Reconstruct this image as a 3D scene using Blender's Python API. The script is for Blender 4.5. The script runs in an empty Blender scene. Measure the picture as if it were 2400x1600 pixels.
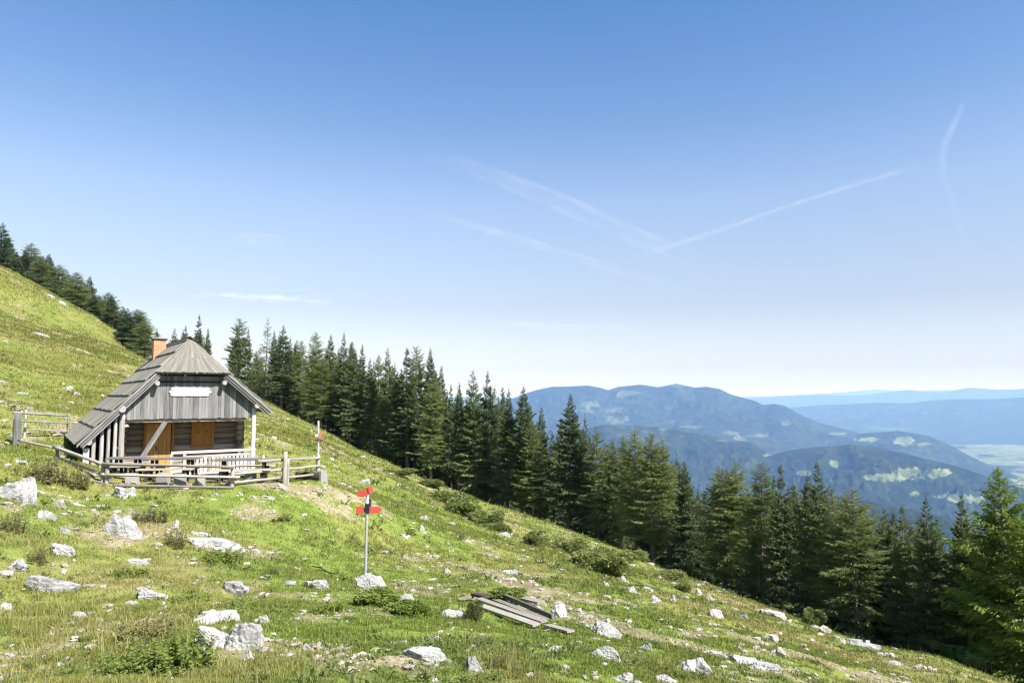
# Alpine meadow with a wooden herdsman's hut, a signpost, a conifer wood and far hazy hills
import bpy, bmesh, math
import numpy as np
from mathutils import Vector, Matrix

C = bpy.context.scene.collection
scene = bpy.context.scene
R = math.radians

# ---------------------------------------------------------------- camera, sky, sun, exposure
cam_data = bpy.data.cameras.new("camera")
cam_data.sensor_width = 36.0
cam_data.lens = 36.0 * 1700.0 / 2400.0
cam_data.clip_start = 0.1
cam_data.clip_end = 400000.0
cam = bpy.data.objects.new("camera", cam_data)
cam.location = (0, 0, 0)
cam.rotation_euler = (R(90) + math.atan(125.0 / 1700.0), 0, 0)
C.objects.link(cam)
scene.camera = cam

SUN_EL = R(48.0)
SUN_AZ = R(52.0)          # measured from "straight behind the camera" towards the right
SUN_DIR = Vector((math.sin(SUN_AZ) * math.cos(SUN_EL), -math.cos(SUN_AZ) * math.cos(SUN_EL), math.sin(SUN_EL)))

world = bpy.data.worlds.new("World")
scene.world = world
world.use_nodes = True
wn = world.node_tree
wn.nodes.clear()
sky = wn.nodes.new("ShaderNodeTexSky")
sky.sky_type = 'NISHITA'
sky.sun_disc = False
sky.sun_elevation = SUN_EL
sky.sun_rotation = math.atan2(SUN_DIR.x, SUN_DIR.y)
sky.altitude = 1400
sky.air_density = 1.0
sky.dust_density = 1.0
sky.ozone_density = 10.0
bg = wn.nodes.new("ShaderNodeBackground")
bg.inputs["Strength"].default_value = 0.072
wout = wn.nodes.new("ShaderNodeOutputWorld")
tcw = wn.nodes.new("ShaderNodeTexCoord")
sepw = wn.nodes.new("ShaderNodeSeparateXYZ")
wn.links.new(tcw.outputs["Generated"], sepw.inputs[0])
def _ramp(stops):
    nd = wn.nodes.new("ShaderNodeValToRGB"); cr = nd.color_ramp
    while len(cr.elements) < len(stops): cr.elements.new(.5)
    for e, (p, v) in zip(cr.elements, stops): e.position = p; e.color = (v, v, v, 1)
    wn.links.new(sepw.outputs[2], nd.inputs[0]); return nd.outputs[0]
# summer haze in the air: the sky pales towards the horizon
hsv = wn.nodes.new("ShaderNodeHueSaturation")
wn.links.new(_ramp([(0.0, .06), (.035, .15), (.12, .46), (.26, .71), (.37, .90), (.48, 1.0)]), hsv.inputs["Saturation"])
wn.links.new(_ramp([(0.0, .88), (.035, .70), (.12, .70), (.26, 1.0), (.37, 1.04), (.48, 1.08)]), hsv.inputs["Value"])
hsv.inputs["Hue"].default_value = .493
wn.links.new(sky.outputs[0], hsv.inputs["Color"])
wn.links.new(hsv.outputs[0], bg.inputs[0])
wn.links.new(bg.outputs[0], wout.inputs[0])

sun_data = bpy.data.lights.new("sun", 'SUN')
sun_data.energy = 4.3
sun_data.angle = R(0.5)
sun_data.color = (1.0, 0.95, 0.87)
sun = bpy.data.objects.new("sun", sun_data)
sun.rotation_euler = SUN_DIR.to_track_quat('Z', 'Y').to_euler()
C.objects.link(sun)

vs = scene.view_settings
scene.display_settings.display_device = 'sRGB'
vs.view_transform = 'Standard'
vs.look = 'None'
vs.gamma = 1.0
vs.use_curve_mapping = False
vs.exposure = 1.5
scene.cycles.max_bounces = 8
scene.cycles.transparent_max_bounces = 12
scene.cycles.volume_bounces = 0
scene.cycles.use_denoising = True
scene.cycles.filter_width = 1.3
# ---------------------------------------------------------------- ground shape
F_PX = 1700.0                       # focal length in pixels of the 2400 px wide photograph
PITCH = math.atan(125.0 / F_PX)     # eye level sits 125 px below the middle
_cp, _sp = math.cos(PITCH), math.sin(PITCH)

def ray(px, py):
    """world direction through a photo pixel, scaled so that its y component is 1"""
    cx = (np.asarray(px, float) - 1200.0) / F_PX
    cu = (800.0 - np.asarray(py, float)) / F_PX
    dy = _cp - cu * _sp
    dz = _sp + cu * _cp
    return cx / dy, dz / dy

def at(px, py, Y):
    rx, rz = ray(px, py)
    return np.array([rx * Y, Y, rz * Y])

def project(x, y, z):
    d = y * _cp + z * _sp
    u = -y * _sp + z * _cp
    d = np.where(np.abs(d) < 1e-6, 1e-6, d)
    return 1200.0 + F_PX * x / d, 800.0 - F_PX * u / d

EDGE = np.array([(0, 640, 175), (100, 690, 168), (200, 738, 158), (340, 802, 140), (430, 860, 115), (640, 962, 92), (740, 1003, 86), (830, 1042, 81),
                 (1000, 1128, 75), (1150, 1190, 70), (1300, 1243, 66), (1450, 1293, 60), (1600, 1362, 53), (1750, 1424, 46),
                 (1900, 1482, 39), (2100, 1543, 31), (2300, 1592, 24), (2420, 1625, 21)], float)
def edge_depth(px): return np.interp(px, EDGE[:, 0], EDGE[:, 2])
def edge_row(px): return np.interp(px, EDGE[:, 0], EDGE[:, 1])

CTRL = [  # photo column, photo row, distance
    (0, 1600, 7.2), (400, 1600, 6.8), (900, 1600, 6.8), (1400, 1600, 7.6), (1900, 1600, 10.5), (2200, 1600, 16),
    (0, 1480, 9.2), (500, 1480, 9.2), (900, 1480, 9.6), (1300, 1480, 11), (1700, 1490, 15), (2000, 1540, 19),
    (0, 1375, 12), (400, 1375, 13), (860, 1380, 17), (1200, 1375, 18), (1500, 1375, 24), (1700, 1430, 26), (1800, 1470, 26),
    (0, 1250, 15), (270, 1262, 17), (500, 1250, 19), (900, 1250, 25), (1200, 1260, 36), (1400, 1310, 42),
    (0, 1170, 17.5), (250, 1180, 21), (500, 1165, 22.5), (700, 1160, 24), (900, 1160, 35), (1080, 1190, 50),
    (240, 1132, 23), (400, 1145, 23), (550, 1146, 23.2), (745, 1126, 26), (660, 1132, 25),
    (38, 1046, 27), (100, 1045, 27.5), (160, 1024, 30.5), (60, 1008, 30), (130, 1080, 24), (60, 1085, 22.5),
    (100, 940, 42), (0, 930, 40), (0, 850, 52), (200, 870, 60), (300, 880, 62), (0, 760, 85), (0, 700, 115), (120, 780, 105),
    (250, 800, 112), (330, 855, 85), (650, 1010, 52), (750, 1060, 42), (820, 1090, 46), (900, 1085, 66),
]
WORLD = [(-13.5, 29, -3.1), (-12, 28, -3.1), (-10.2, 30, -3.2), (-14.5, 32, -2.7), (-17.5, 33, -1.7), (-16.2, 28.5, -2.5), (-9, 27.5, -3.3),
         (0, 0, -1.75), (0, 3, -2.1), (-8, 2, .3), (8, 2, -3.8), (-30, 5, 7), (30, 5, -13), (0, -20, -.5), (-60, -30, 18), (60, -30, -24),
         (-120, 60, 40), (-200, 120, 62), (-160, 260, 30), (-60, 180, -22), (0, 160, -60), (60, 110, -62), (90, 60, -58), (110, 0, -52),
         (0, 260, -120), (120, 200, -130), (-200, 380, -40), (200, 100, -130), (45, 45, -32), (40, 75, -46), (250, 250, -200), (0, 400, -200), (-240, 0, 90)]

def _build_tps():
    P = [tuple(at(*c)) for c in CTRL] + list(WORLD)
    for px, py, Y in EDGE:
        a = at(px, py + (30 if 60 < px < 160 else 24 if 60 < px < 2300 else 48 if px < 60 else 4), Y); P.append(tuple(a))
        k = 1.18
        P.append((a[0] * k, a[1] * k, a[2] * k - Y * (.075 if px > 500 else .05)))
    P = np.array(P, float)
    n = len(P)
    d = np.hypot(P[:, None, 0] - P[None, :, 0], P[:, None, 1] - P[None, :, 1])
    K = np.where(d > 0, d * d * np.log(np.maximum(d, 1e-9)), 0.0)
    r = np.hypot(P[:, 0], P[:, 1])
    K += np.diag(.02 + .02 * r)
    Q = np.c_[np.ones(n), P[:, :2]]
    A = np.zeros((n + 3, n + 3)); A[:n, :n] = K; A[:n, n:] = Q; A[n:, :n] = Q.T
    b = np.r_[P[:, 2], 0, 0, 0]
    return P, np.linalg.solve(A, b)
_TP, _TW = _build_tps()

def _smooth_height(x, y):
    x = np.asarray(x, float); y = np.asarray(y, float)
    sh = x.shape; x = x.ravel(); y = y.ravel()
    out = np.empty(len(x)); n = len(_TP)
    for s in range(0, len(x), 40000):
        xs, ys = x[s:s + 40000], y[s:s + 40000]
        d2 = (xs[:, None] - _TP[None, :, 0]) ** 2 + (ys[:, None] - _TP[None, :, 1]) ** 2
        K = .5 * d2 * np.log(np.maximum(d2, 1e-12))
        out[s:s + 40000] = K @ _TW[:n] + _TW[n] + _TW[n + 1] * xs + _TW[n + 2] * ys
    return out.reshape(sh)

def _hash2(ix, iy, seed):
    h = (ix.astype(np.int64) * 374761393 + iy.astype(np.int64) * 668265263 + seed * 974634777) & 0xFFFFFFFF
    h = ((h ^ (h >> 13)) * 1274126177) & 0xFFFFFFFF
    h = (h ^ (h >> 16)) & 0xFFFFFFFF
    return h / 4294967295.0
def vnoise(x, y, seed=0):
    x = np.asarray(x, float); y = np.asarray(y, float)
    ix, iy = np.floor(x), np.floor(y); fx, fy = x - ix, y - iy
    fx = fx * fx * fx * (fx * (fx * 6 - 15) + 10); fy = fy * fy * fy * (fy * (fy * 6 - 15) + 10)
    a = _hash2(ix, iy, seed); b = _hash2(ix + 1, iy, seed); c = _hash2(ix, iy + 1, seed); d = _hash2(ix + 1, iy + 1, seed)
    return (a + (b - a) * fx) * (1 - fy) + (c + (d - c) * fx) * fy
def fbm(x, y, seed=0, octaves=4, gain=.5):
    """0..1, mean near .5"""
    t = 0; amp = 1; tot = 0
    for k in range(octaves):
        ang = .6 + k * 1.1; ca, sa = math.cos(ang), math.sin(ang)
        t = t + amp * vnoise((ca * x - sa * y) * 2 ** k + 17.3 * k, (sa * x + ca * y) * 2 ** k - 9.1 * k, seed + k * 7)
        tot += amp; amp *= gain
    return t / tot

def height(x, y):
    x = np.asarray(x, float); y = np.asarray(y, float)
    r = np.hypot(x, y)
    z = _smooth_height(x, y)
    flat = np.exp(-(((x + 12.5) / 6.5) ** 2 + ((y - 28) / 5.5) ** 2))
    w = np.clip((r - 2) / 6, 0, 1) * (1 - .8 * flat)
    z = z + w * (.5 * (fbm(x / 5.0, y / 5.0, 3, 3) - .5) + .16 * (fbm(x / 1.1, y / 1.1, 11, 3) - .5))
    z = z + np.clip((r - 35) / 60, 0, 1) * 1.6 * (fbm(x / 16.0, y / 16.0, 23, 3) - .5)
    return z

def ground_hit(px, py, y0=3.5, y1=230.0):
    """first point of the ground seen through a photo pixel"""
    rx, rz = ray(px, py)
    Y = np.geomspace(y0, y1, 900)
    g = height(rx * Y, Y) - rz * Y
    k = np.argmax(g > 0)
    if not (g > 0).any():
        Yh = float(edge_depth(px))
    elif k == 0:
        Yh = Y[0]
    else:
        f = g[k - 1] / (g[k - 1] - g[k]); Yh = Y[k - 1] + f * (Y[k] - Y[k - 1])
    X = float(rx * Yh)
    return np.array([X, Yh, float(height(np.array([X]), np.array([Yh]))[0])])

# ---------------------------------------------------------------- helpers
def tag(o, label=None, cat=None, group=None, kind=None):
    if label: o["label"] = label
    if cat: o["category"] = cat
    if group: o["group"] = group
    if kind: o["kind"] = kind
    return o
def empty(name, loc=(0, 0, 0), rz=0.0):
    o = bpy.data.objects.new(name, None)
    o.empty_display_size = .3
    o.location = loc; o.rotation_euler = (0, 0, rz)
    C.objects.link(o)
    return o
def link_mesh(name, me, mat=None, parent=None, loc=None):
    if mat is not None and not len(me.materials): me.materials.append(mat)
    o = bpy.data.objects.new(name, me)
    if parent is not None: o.parent = parent
    if loc is not None: o.location = loc
    C.objects.link(o)
    return o
def raw_mesh(name, verts, faces, col=None, smooth=True, tint=None):
    """big mesh from arrays; faces is an (n,3) or (n,4) array or a list of those"""
    if not isinstance(faces, list): faces = [faces]
    me = bpy.data.meshes.new(name)
    verts = np.asarray(verts, np.float32)
    me.vertices.add(len(verts)); me.vertices.foreach_set("co", verts.ravel())
    loops = np.concatenate([f.ravel() for f in faces]).astype(np.int32)
    sizes = np.concatenate([np.full(len(f), f.shape[1]) for f in faces])
    starts = np.concatenate([[0], np.cumsum(sizes)[:-1]]).astype(np.int32)
    me.loops.add(len(loops)); me.loops.foreach_set("vertex_index", loops)
    me.polygons.add(len(sizes)); me.polygons.foreach_set("loop_start", starts)
    me.update(calc_edges=True)
    me.polygons.foreach_set("use_smooth", np.full(len(sizes), smooth))
    if col is not None:
        a = me.attributes.new("Col", 'FLOAT_COLOR', 'POINT')
        c4 = np.ones((len(verts), 4), np.float32); c4[:, :3] = col
        a.data.foreach_set("color", c4.ravel())
    if tint is not None:
        a = me.attributes.new("tint", 'FLOAT', 'POINT')
        a.data.foreach_set("value", np.asarray(tint, np.float32))
    return me

class MB:
    """collects beams, logs and plates; build() links them as ONE mesh object"""
    def __init__(self, seed=0):
        self.v = []; self.f = []; self.uv = []; self.t = []; self.rng = np.random.default_rng(seed)
    def face(self, idx, uvs, tint):
        self.f.append(tuple(idx)); self.uv.extend(uvs); self.t.append(tint)
    def hexa(self, c8, length_axis=0, tint=None):
        """8 corners: bottom 4 (counter-clockwise seen from above) then top 4"""
        b = len(self.v); self.v.extend([tuple(map(float, c)) for c in c8])
        t = self.rng.random() if tint is None else tint
        ou, ov = self.rng.random(2) * 40
        P = [np.array(c, float) for c in c8]
        axes = [P[1] - P[0], P[3] - P[0], P[4] - P[0]]
        L = axes[length_axis]; L = L / max(np.linalg.norm(L), 1e-9)
        for q in ((3, 2, 1, 0), (4, 5, 6, 7), (0, 1, 5, 4), (1, 2, 6, 5), (2, 3, 7, 6), (3, 0, 4, 7)):
            n = np.cross(P[q[1]] - P[q[0]], P[q[2]] - P[q[0]]); n = n / max(np.linalg.norm(n), 1e-9)
            W = np.cross(n, L)
            if np.linalg.norm(W) < .2:
                W = axes[1] / max(np.linalg.norm(axes[1]), 1e-9)
            self.face([b + k for k in q], [(float(P[k] @ L) + ou, float(P[k] @ W) + ov) for k in q], t)
    def box(self, x0, x1, y0, y1, z0, z1, axis=0, tint=None):
        self.hexa([(x0, y0, z0), (x1, y0, z0), (x1, y1, z0), (x0, y1, z0), (x0, y0, z1), (x1, y0, z1), (x1, y1, z1), (x0, y1, z1)], axis, tint)
    def beam(self, p0, p1, w, t, up=(0, 0, 1), tint=None, taper=1.0):
        p0 = np.array(p0, float); p1 = np.array(p1, float)
        d = p1 - p0; d /= np.linalg.norm(d)
        s = np.cross(d, np.array(up, float))
        if np.linalg.norm(s) < 1e-4: s = np.cross(d, (1.0, 0, 0))
        s /= np.linalg.norm(s); u = np.cross(s, d)
        a, b = s * w / 2, u * t / 2; k = taper
        self.hexa([p0 + a - b, p1 + a * k - b * k, p1 - a * k - b * k, p0 - a - b, p0 + a + b, p1 + a * k + b * k, p1 - a * k + b * k, p0 - a + b], 0, tint)
    def log(self, p0, p1, r0, r1=None, n=9, segs=6, wob=.06, tint=None, squash=1.0):
        r1 = r0 if r1 is None else r1
        p0 = np.array(p0, float); p1 = np.array(p1, float)
        d = p1 - p0; ln = np.linalg.norm(d); d /= ln
        s = np.cross(d, (0, 0, 1.0))
        if np.linalg.norm(s) < 1e-3: s = np.array((1.0, 0, 0))
        s /= np.linalg.norm(s); u = np.cross(s, d)
        b = len(self.v); t = self.rng.random() if tint is None else tint
        ou, ov = self.rng.random(2) * 40
        off = np.zeros(3)
        prof = 1 + self.rng.normal(0, wob, (segs + 1, n)) * .6 + self.rng.normal(0, wob, (1, n))
        for i in range(segs + 1):
            k = i / segs; r = r0 + (r1 - r0) * k
            bend = math.sin(math.pi * k) * wob * r0 * 2 * (self.rng.random(2) - .5)
            for j in range(n):
                a = 2 * math.pi * j / n
                q = p0 + d * ln * k + (s * math.cos(a) + u * math.sin(a) * squash) * r * prof[i, j] + s * bend[0] + u * bend[1]
                self.v.append(tuple(q))
        for i in range(segs):
            for j in range(n):
                j2 = (j + 1) % n
                q = [b + i * n + j, b + i * n + j2, b + (i + 1) * n + j2, b + (i + 1) * n + j]
                u0, u1 = ln * i / segs + ou, ln * (i + 1) / segs + ou
                v0, v1 = 6.283 * r0 * j / n + ov, 6.283 * r0 * (j + 1) / n + ov
                self.face(q, [(u0, v0), (u0, v1), (u1, v1), (u1, v0)], t)
        for e, rev in ((0, True), (segs, False)):
            idx = [b + e * n + j for j in range(n)]
            uvs = [(ou + .1 * math.cos(6.283 * j / n) * r0, ov + math.sin(6.283 * j / n) * r0) for j in range(n)]
            if rev: idx = idx[::-1]; uvs = uvs[::-1]
            self.face(idx, uvs, t)
    def prism(self, pts, vec, tint=None, axis=(1, 0, 0)):
        """plate: outline pts (3-D, planar) pushed along vec"""
        b = len(self.v); n = len(pts); vec = np.array(vec, float)
        P = [np.array(p, float) for p in pts]
        self.v.extend([tuple(p) for p in P]); self.v.extend([tuple(p + vec) for p in P])
        t = self.rng.random() if tint is None else tint
        L = np.array(axis, float); W = np.cross(vec / max(np.linalg.norm(vec), 1e-9), L)
        o = self.rng.random(2) * 40
        uv = lambda p: (float(p @ L) + o[0], float(p @ W) + o[1])
        self.face(list(range(b + n - 1, b - 1, -1)), [uv(P[k]) for k in range(n - 1, -1, -1)], t)
        self.face(list(range(b + n, b + 2 * n)), [uv(P[k]) for k in range(n)], t)
        for k in range(n):
            k2 = (k + 1) % n
            self.face([b + k, b + k2, b + n + k2, b + n + k], [uv(P[k]), uv(P[k2]), uv(P[k2] + vec), uv(P[k] + vec)], t)
    def build(self, name, mat, parent=None, smooth=False, bevel=0.0):
        me = bpy.data.meshes.new(name)
        me.from_pydata(self.v, [], self.f)
        uvl = me.uv_layers.new(name="UVMap")
        uvl.data.foreach_set("uv", np.array(self.uv, np.float32).ravel())
        a = me.attributes.new("tint", 'FLOAT', 'FACE')
        a.data.foreach_set("value", np.array(self.t, np.float32))
        bm = bmesh.new(); bm.from_mesh(me)
        bmesh.ops.recalc_face_normals(bm, faces=bm.faces)
        bm.to_mesh(me); bm.free()
        me.polygons.foreach_set("use_smooth", np.full(len(me.polygons), smooth))
        me.update()
        return link_mesh(name, me, mat, parent)

# ---------------------------------------------------------------- materials
class NT:
    def __init__(self, name):
        self.m = bpy.data.materials.new(name); self.m.use_nodes = True
        self.t = self.m.node_tree; self.t.nodes.clear()
        self.out = self.t.nodes.new("ShaderNodeOutputMaterial")
    def n(self, kind, **kw):
        nd = self.t.nodes.new("ShaderNode" + kind)
        for k, v in kw.items():
            if k in nd.inputs: self.set(nd.inputs[k], v)
            else: setattr(nd, k, v)
        return nd
    def set(self, inp, v):
        if isinstance(v, bpy.types.NodeSocket): self.t.links.new(v, inp)
        else: inp.default_value = v
    def noise(self, vec=None, scale=5.0, detail=4.0, rough=.55, dist=0.0):
        nd = self.n("TexNoise"); nd.inputs["Scale"].default_value = scale
        nd.inputs["Detail"].default_value = detail; nd.inputs["Roughness"].default_value = rough
        nd.inputs["Distortion"].default_value = dist
        if vec is not None: self.t.links.new(vec, nd.inputs["Vector"])
        return nd.outputs[0]
    def ramp(self, fac, stops, interp='LINEAR'):
        nd = self.n("ValToRGB"); cr = nd.color_ramp; cr.interpolation = interp
        while len(cr.elements) < len(stops): cr.elements.new(.5)
        for e, (p, c) in zip(cr.elements, stops):
            e.position = p; e.color = (*c, 1) if not isinstance(c, (int, float)) else (c, c, c, 1)
        self.t.links.new(fac, nd.inputs[0])
        return nd.outputs[0]
    def mix(self, fac, a, b, mode='MIX'):
        nd = self.n("Mix", data_type='RGBA', blend_type=mode)
        self.set(nd.inputs[0], fac)
        self.set(nd.inputs[6], (*a, 1) if isinstance(a, tuple) and len(a) == 3 else a)
        self.set(nd.inputs[7], (*b, 1) if isinstance(b, tuple) and len(b) == 3 else b)
        return nd.outputs[2]
    def math(self, op, a, b=0.0, clamp=False):
        nd = self.n("Math", operation=op, use_clamp=clamp)
        self.set(nd.inputs[0], a); self.set(nd.inputs[1], b)
        return nd.outputs[0]
    def mapping(self, vec, scale=(1, 1, 1), loc=(0, 0, 0)):
        nd = self.n("Mapping"); nd.inputs["Scale"].default_value = scale; nd.inputs["Location"].default_value = loc
        self.t.links.new(vec, nd.inputs[0]); return nd.outputs[0]
    def attr(self, name, out="Fac"):
        return self.n("Attribute", attribute_name=name).outputs[out]
    def bump(self, h, strength=.5, distance=.02):
        nd = self.n("Bump"); nd.inputs["Strength"].default_value = strength; nd.inputs["Distance"].default_value = distance
        self.t.links.new(h, nd.inputs["Height"]); return nd.outputs[0]
    def principled(self, col, rough=.8, normal=None, spec=.3, metal=0.0):
        nd = self.n("BsdfPrincipled")
        self.set(nd.inputs["Base Color"], (*col, 1) if isinstance(col, tuple) and len(col) == 3 else col)
        self.set(nd.inputs["Roughness"], rough)
        nd.inputs["Specular IOR Level"].default_value = spec
        nd.inputs["Metallic"].default_value = metal
        if normal is not None: self.t.links.new(normal, nd.inputs["Normal"])
        self.t.links.new(nd.outputs[0], self.out.inputs[0])
        return nd
    def surface(self, sock): self.t.links.new(sock, self.out.inputs[0])

def wood_mat(name, dark, mid, light, tint_amp=.5, grain=1.0, rough=.85, bump=.5):
    k = NT(name)
    uv = k.n("TexCoord").outputs["UV"]
    g = k.noise(k.mapping(uv, (1.6, 38 * grain, 1)), 1.0, 5, .6, .3)
    b = k.noise(k.mapping(uv, (.9, 7 * grain, 1)), 1.0, 4, .6)
    t = k.attr("tint")
    f = k.math('ADD', k.math('MULTIPLY', g, .55), k.math('MULTIPLY', b, .35))
    f = k.math('ADD', f, k.math('MULTIPLY', k.math('SUBTRACT', t, .5), tint_amp * .5))
    col = k.ramp(f, [(.28, dark), (.47, mid), (.68, light)])
    k.principled(col, rough, k.bump(g, bump, .012), .15)
    return k.m

M = {}
M['grey_wood'] = wood_mat("weathered_grey_wood", (.075, .074, .074), (.175, .174, .173), (.28, .278, .277), .5)
M['roof_wood'] = wood_mat("weathered_roof_boards", (.12, .113, .10), (.22, .208, .186), (.305, .29, .262), .4)
M['rail_wood'] = wood_mat("sun_bleached_rail_wood", (.14, .126, .108), (.32, .297, .265), (.50, .465, .42), .6)
M['pale_wood'] = wood_mat("pale_post_wood", (.20, .19, .175), (.43, .415, .39), (.60, .58, .55), .55)
M['log_wood'] = wood_mat("dark_log_wall", (.085, .06, .042), (.25, .195, .145), (.43, .36, .30), .5)
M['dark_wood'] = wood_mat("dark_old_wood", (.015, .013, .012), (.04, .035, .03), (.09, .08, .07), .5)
M['door_wood'] = wood_mat("orange_varnished_wood", (.36, .165, .038), (.53, .26, .065), (.64, .34, .10), .35, .7, .5, .2)
M['shutter_wood'] = wood_mat("brown_varnished_wood", (.24, .095, .02), (.37, .155, .032), (.46, .21, .05), .35, .7, .5, .2)
M['sign_wood'] = wood_mat("whitewashed_boards", (.38, .365, .34), (.52, .51, .49), (.63, .62, .60), .4)
M['plank_wood'] = wood_mat("loose_planks", (.10, .088, .074), (.25, .228, .198), (.38, .35, .31), .6)

def rock_mat(name, warm):
    k = NT(name)
    tc = k.n("TexCoord").outputs["Object"]
    rnd = k.n("ObjectInfo").outputs["Random"]
    va = k.n("VectorMath", operation='ADD'); k.t.links.new(tc, va.inputs[0]); k.t.links.new(k.math('MULTIPLY', rnd, 37.0), va.inputs[1])
    p = va.outputs[0]
    big = k.noise(p, 2.2, 5, .6); fine = k.noise(p, 14, 5, .65); streak = k.noise(k.mapping(p, (3, 9, 14)), 1.6, 5, .7, .6)
    cr = k.n("TexVoronoi", feature='DISTANCE_TO_EDGE'); cr.inputs["Scale"].default_value = 2.6
    dv = k.n("VectorMath", operation='ADD'); k.t.links.new(p, dv.inputs[0]); nz = k.n("TexNoise"); nz.inputs["Scale"].default_value = 3.0; nz.inputs["Detail"].default_value = 4
    k.t.links.new(p, nz.inputs["Vector"]); k.t.links.new(nz.outputs[1], dv.inputs[1]); k.t.links.new(dv.outputs[0], cr.inputs["Vector"])
    crack = k.ramp(cr.outputs[0], [(0.0, 0.0), (.035, 1.0)])
    lw = (.40, .37, .32) if warm else (.42, .417, .41)
    col = k.ramp(k.math('ADD', k.math('MULTIPLY', big, .5), k.math('MULTIPLY', streak, .5)), [(.33, (.12, .119, .118)), (.46, tuple(c * .60 for c in lw)), (.58, lw)])
    lich = k.ramp(fine, [(.27, .9), (.34, 0.0)])
    col = k.mix(lich, col, (.10, .095, .085))
    lich2 = k.ramp(k.noise(p, 6.5, 4, .6), [(.66, 0.0), (.74, .6)])
    col = k.mix(lich2, col, (.26, .235, .17))
    col = k.mix(k.math('MULTIPLY', k.math('SUBTRACT', 1.0, crack), .45), col, (.09, .085, .075))
    h = k.math('ADD', k.math('MULTIPLY', crack, .35), k.math('ADD', k.math('MULTIPLY', fine, .3), k.math('MULTIPLY', streak, .5)))
    k.principled(col, .92, k.bump(h, .5, .05), .15)
    return k.m
M['rock'] = rock_mat("white_limestone", False)
M['rock_warm'] = rock_mat("buff_limestone", True)

def foliage_mat(name, a, b, transl=.25, spread=.5, rough=.6):
    k = NT(name)
    rnd = k.n("ObjectInfo").outputs["Random"]
    tc = k.n("TexCoord").outputs["Object"]
    f = k.math('ADD', k.math('MULTIPLY', k.noise(tc, .9, 3, .6), .6), k.math('MULTIPLY', rnd, spread))
    f = k.math('ADD', f, k.math('MULTIPLY', k.math('SUBTRACT', k.attr("tint"), .5), .5))
    col = k.ramp(f, [(.25, a), (.85, b)])
    d = k.n("BsdfDiffuse", Roughness=.6); k.set(d.inputs["Color"], col)
    tr = k.n("BsdfTranslucent"); k.set(tr.inputs["Color"], col)
    gl = k.n("BsdfGlossy", Roughness=rough); k.set(gl.inputs["Color"], (1, 1, 1, 1))
    mx = k.n("MixShader", Fac=transl); k.t.links.new(d.outputs[0], mx.inputs[1]); k.t.links.new(tr.outputs[0], mx.inputs[2])
    mg = k.n("MixShader", Fac=.025); k.t.links.new(mx.outputs[0], mg.inputs[1]); k.t.links.new(gl.outputs[0], mg.inputs[2])
    k.surface(mg.outputs[0])
    return k.m
M['spruce'] = foliage_mat("spruce_needles", (.056, .092, .032), (.155, .20, .062), .36)
M['larch'] = foliage_mat("larch_needles", (.105, .155, .038), (.205, .25, .066), .46)
M['near_larch'] = foliage_mat("near_larch_needles", (.11, .175, .018), (.20, .27, .04), .45)
M['bush'] = foliage_mat("bush_leaves", (.15, .185, .045), (.25, .275, .075), .45)
M['herb'] = foliage_mat("herb_leaves", (.15, .215, .032), (.24, .29, .06), .45)
M['brown_herb'] = foliage_mat("dry_brown_herbs", (.15, .165, .05), (.255, .235, .09), .455)
M['juniper'] = foliage_mat("juniper_needles", (.045, .058, .018), (.10, .10, .035), .15)

def bark_mat(name, a, b):
    k = NT(name); tc = k.n("TexCoord").outputs["Object"]
    n1 = k.noise(k.mapping(tc, (9, 9, 1.6)), 1.5, 5, .65)
    k.principled(k.ramp(n1, [(.3, a), (.7, b)]), .95, k.bump(n1, .8, .03), .1)
    return k.m
M['bark'] = bark_mat("grey_bark", (.07, .055, .045), (.26, .225, .19))
M['twig'] = bark_mat("dry_twig", (.06, .045, .035), (.16, .12, .09))

def grass_mat():
    k = NT("grass_blades")
    col = k.attr("Col", "Color")
    d = k.n("BsdfDiffuse", Roughness=.4); k.set(d.inputs["Color"], col)
    tr = k.n("BsdfTranslucent"); k.set(tr.inputs["Color"], col)
    mx = k.n("MixShader", Fac=.35); k.t.links.new(d.outputs[0], mx.inputs[1]); k.t.links.new(tr.outputs[0], mx.inputs[2])
    k.surface(mx.outputs[0]); return k.m
M['grass'] = grass_mat()

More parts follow.
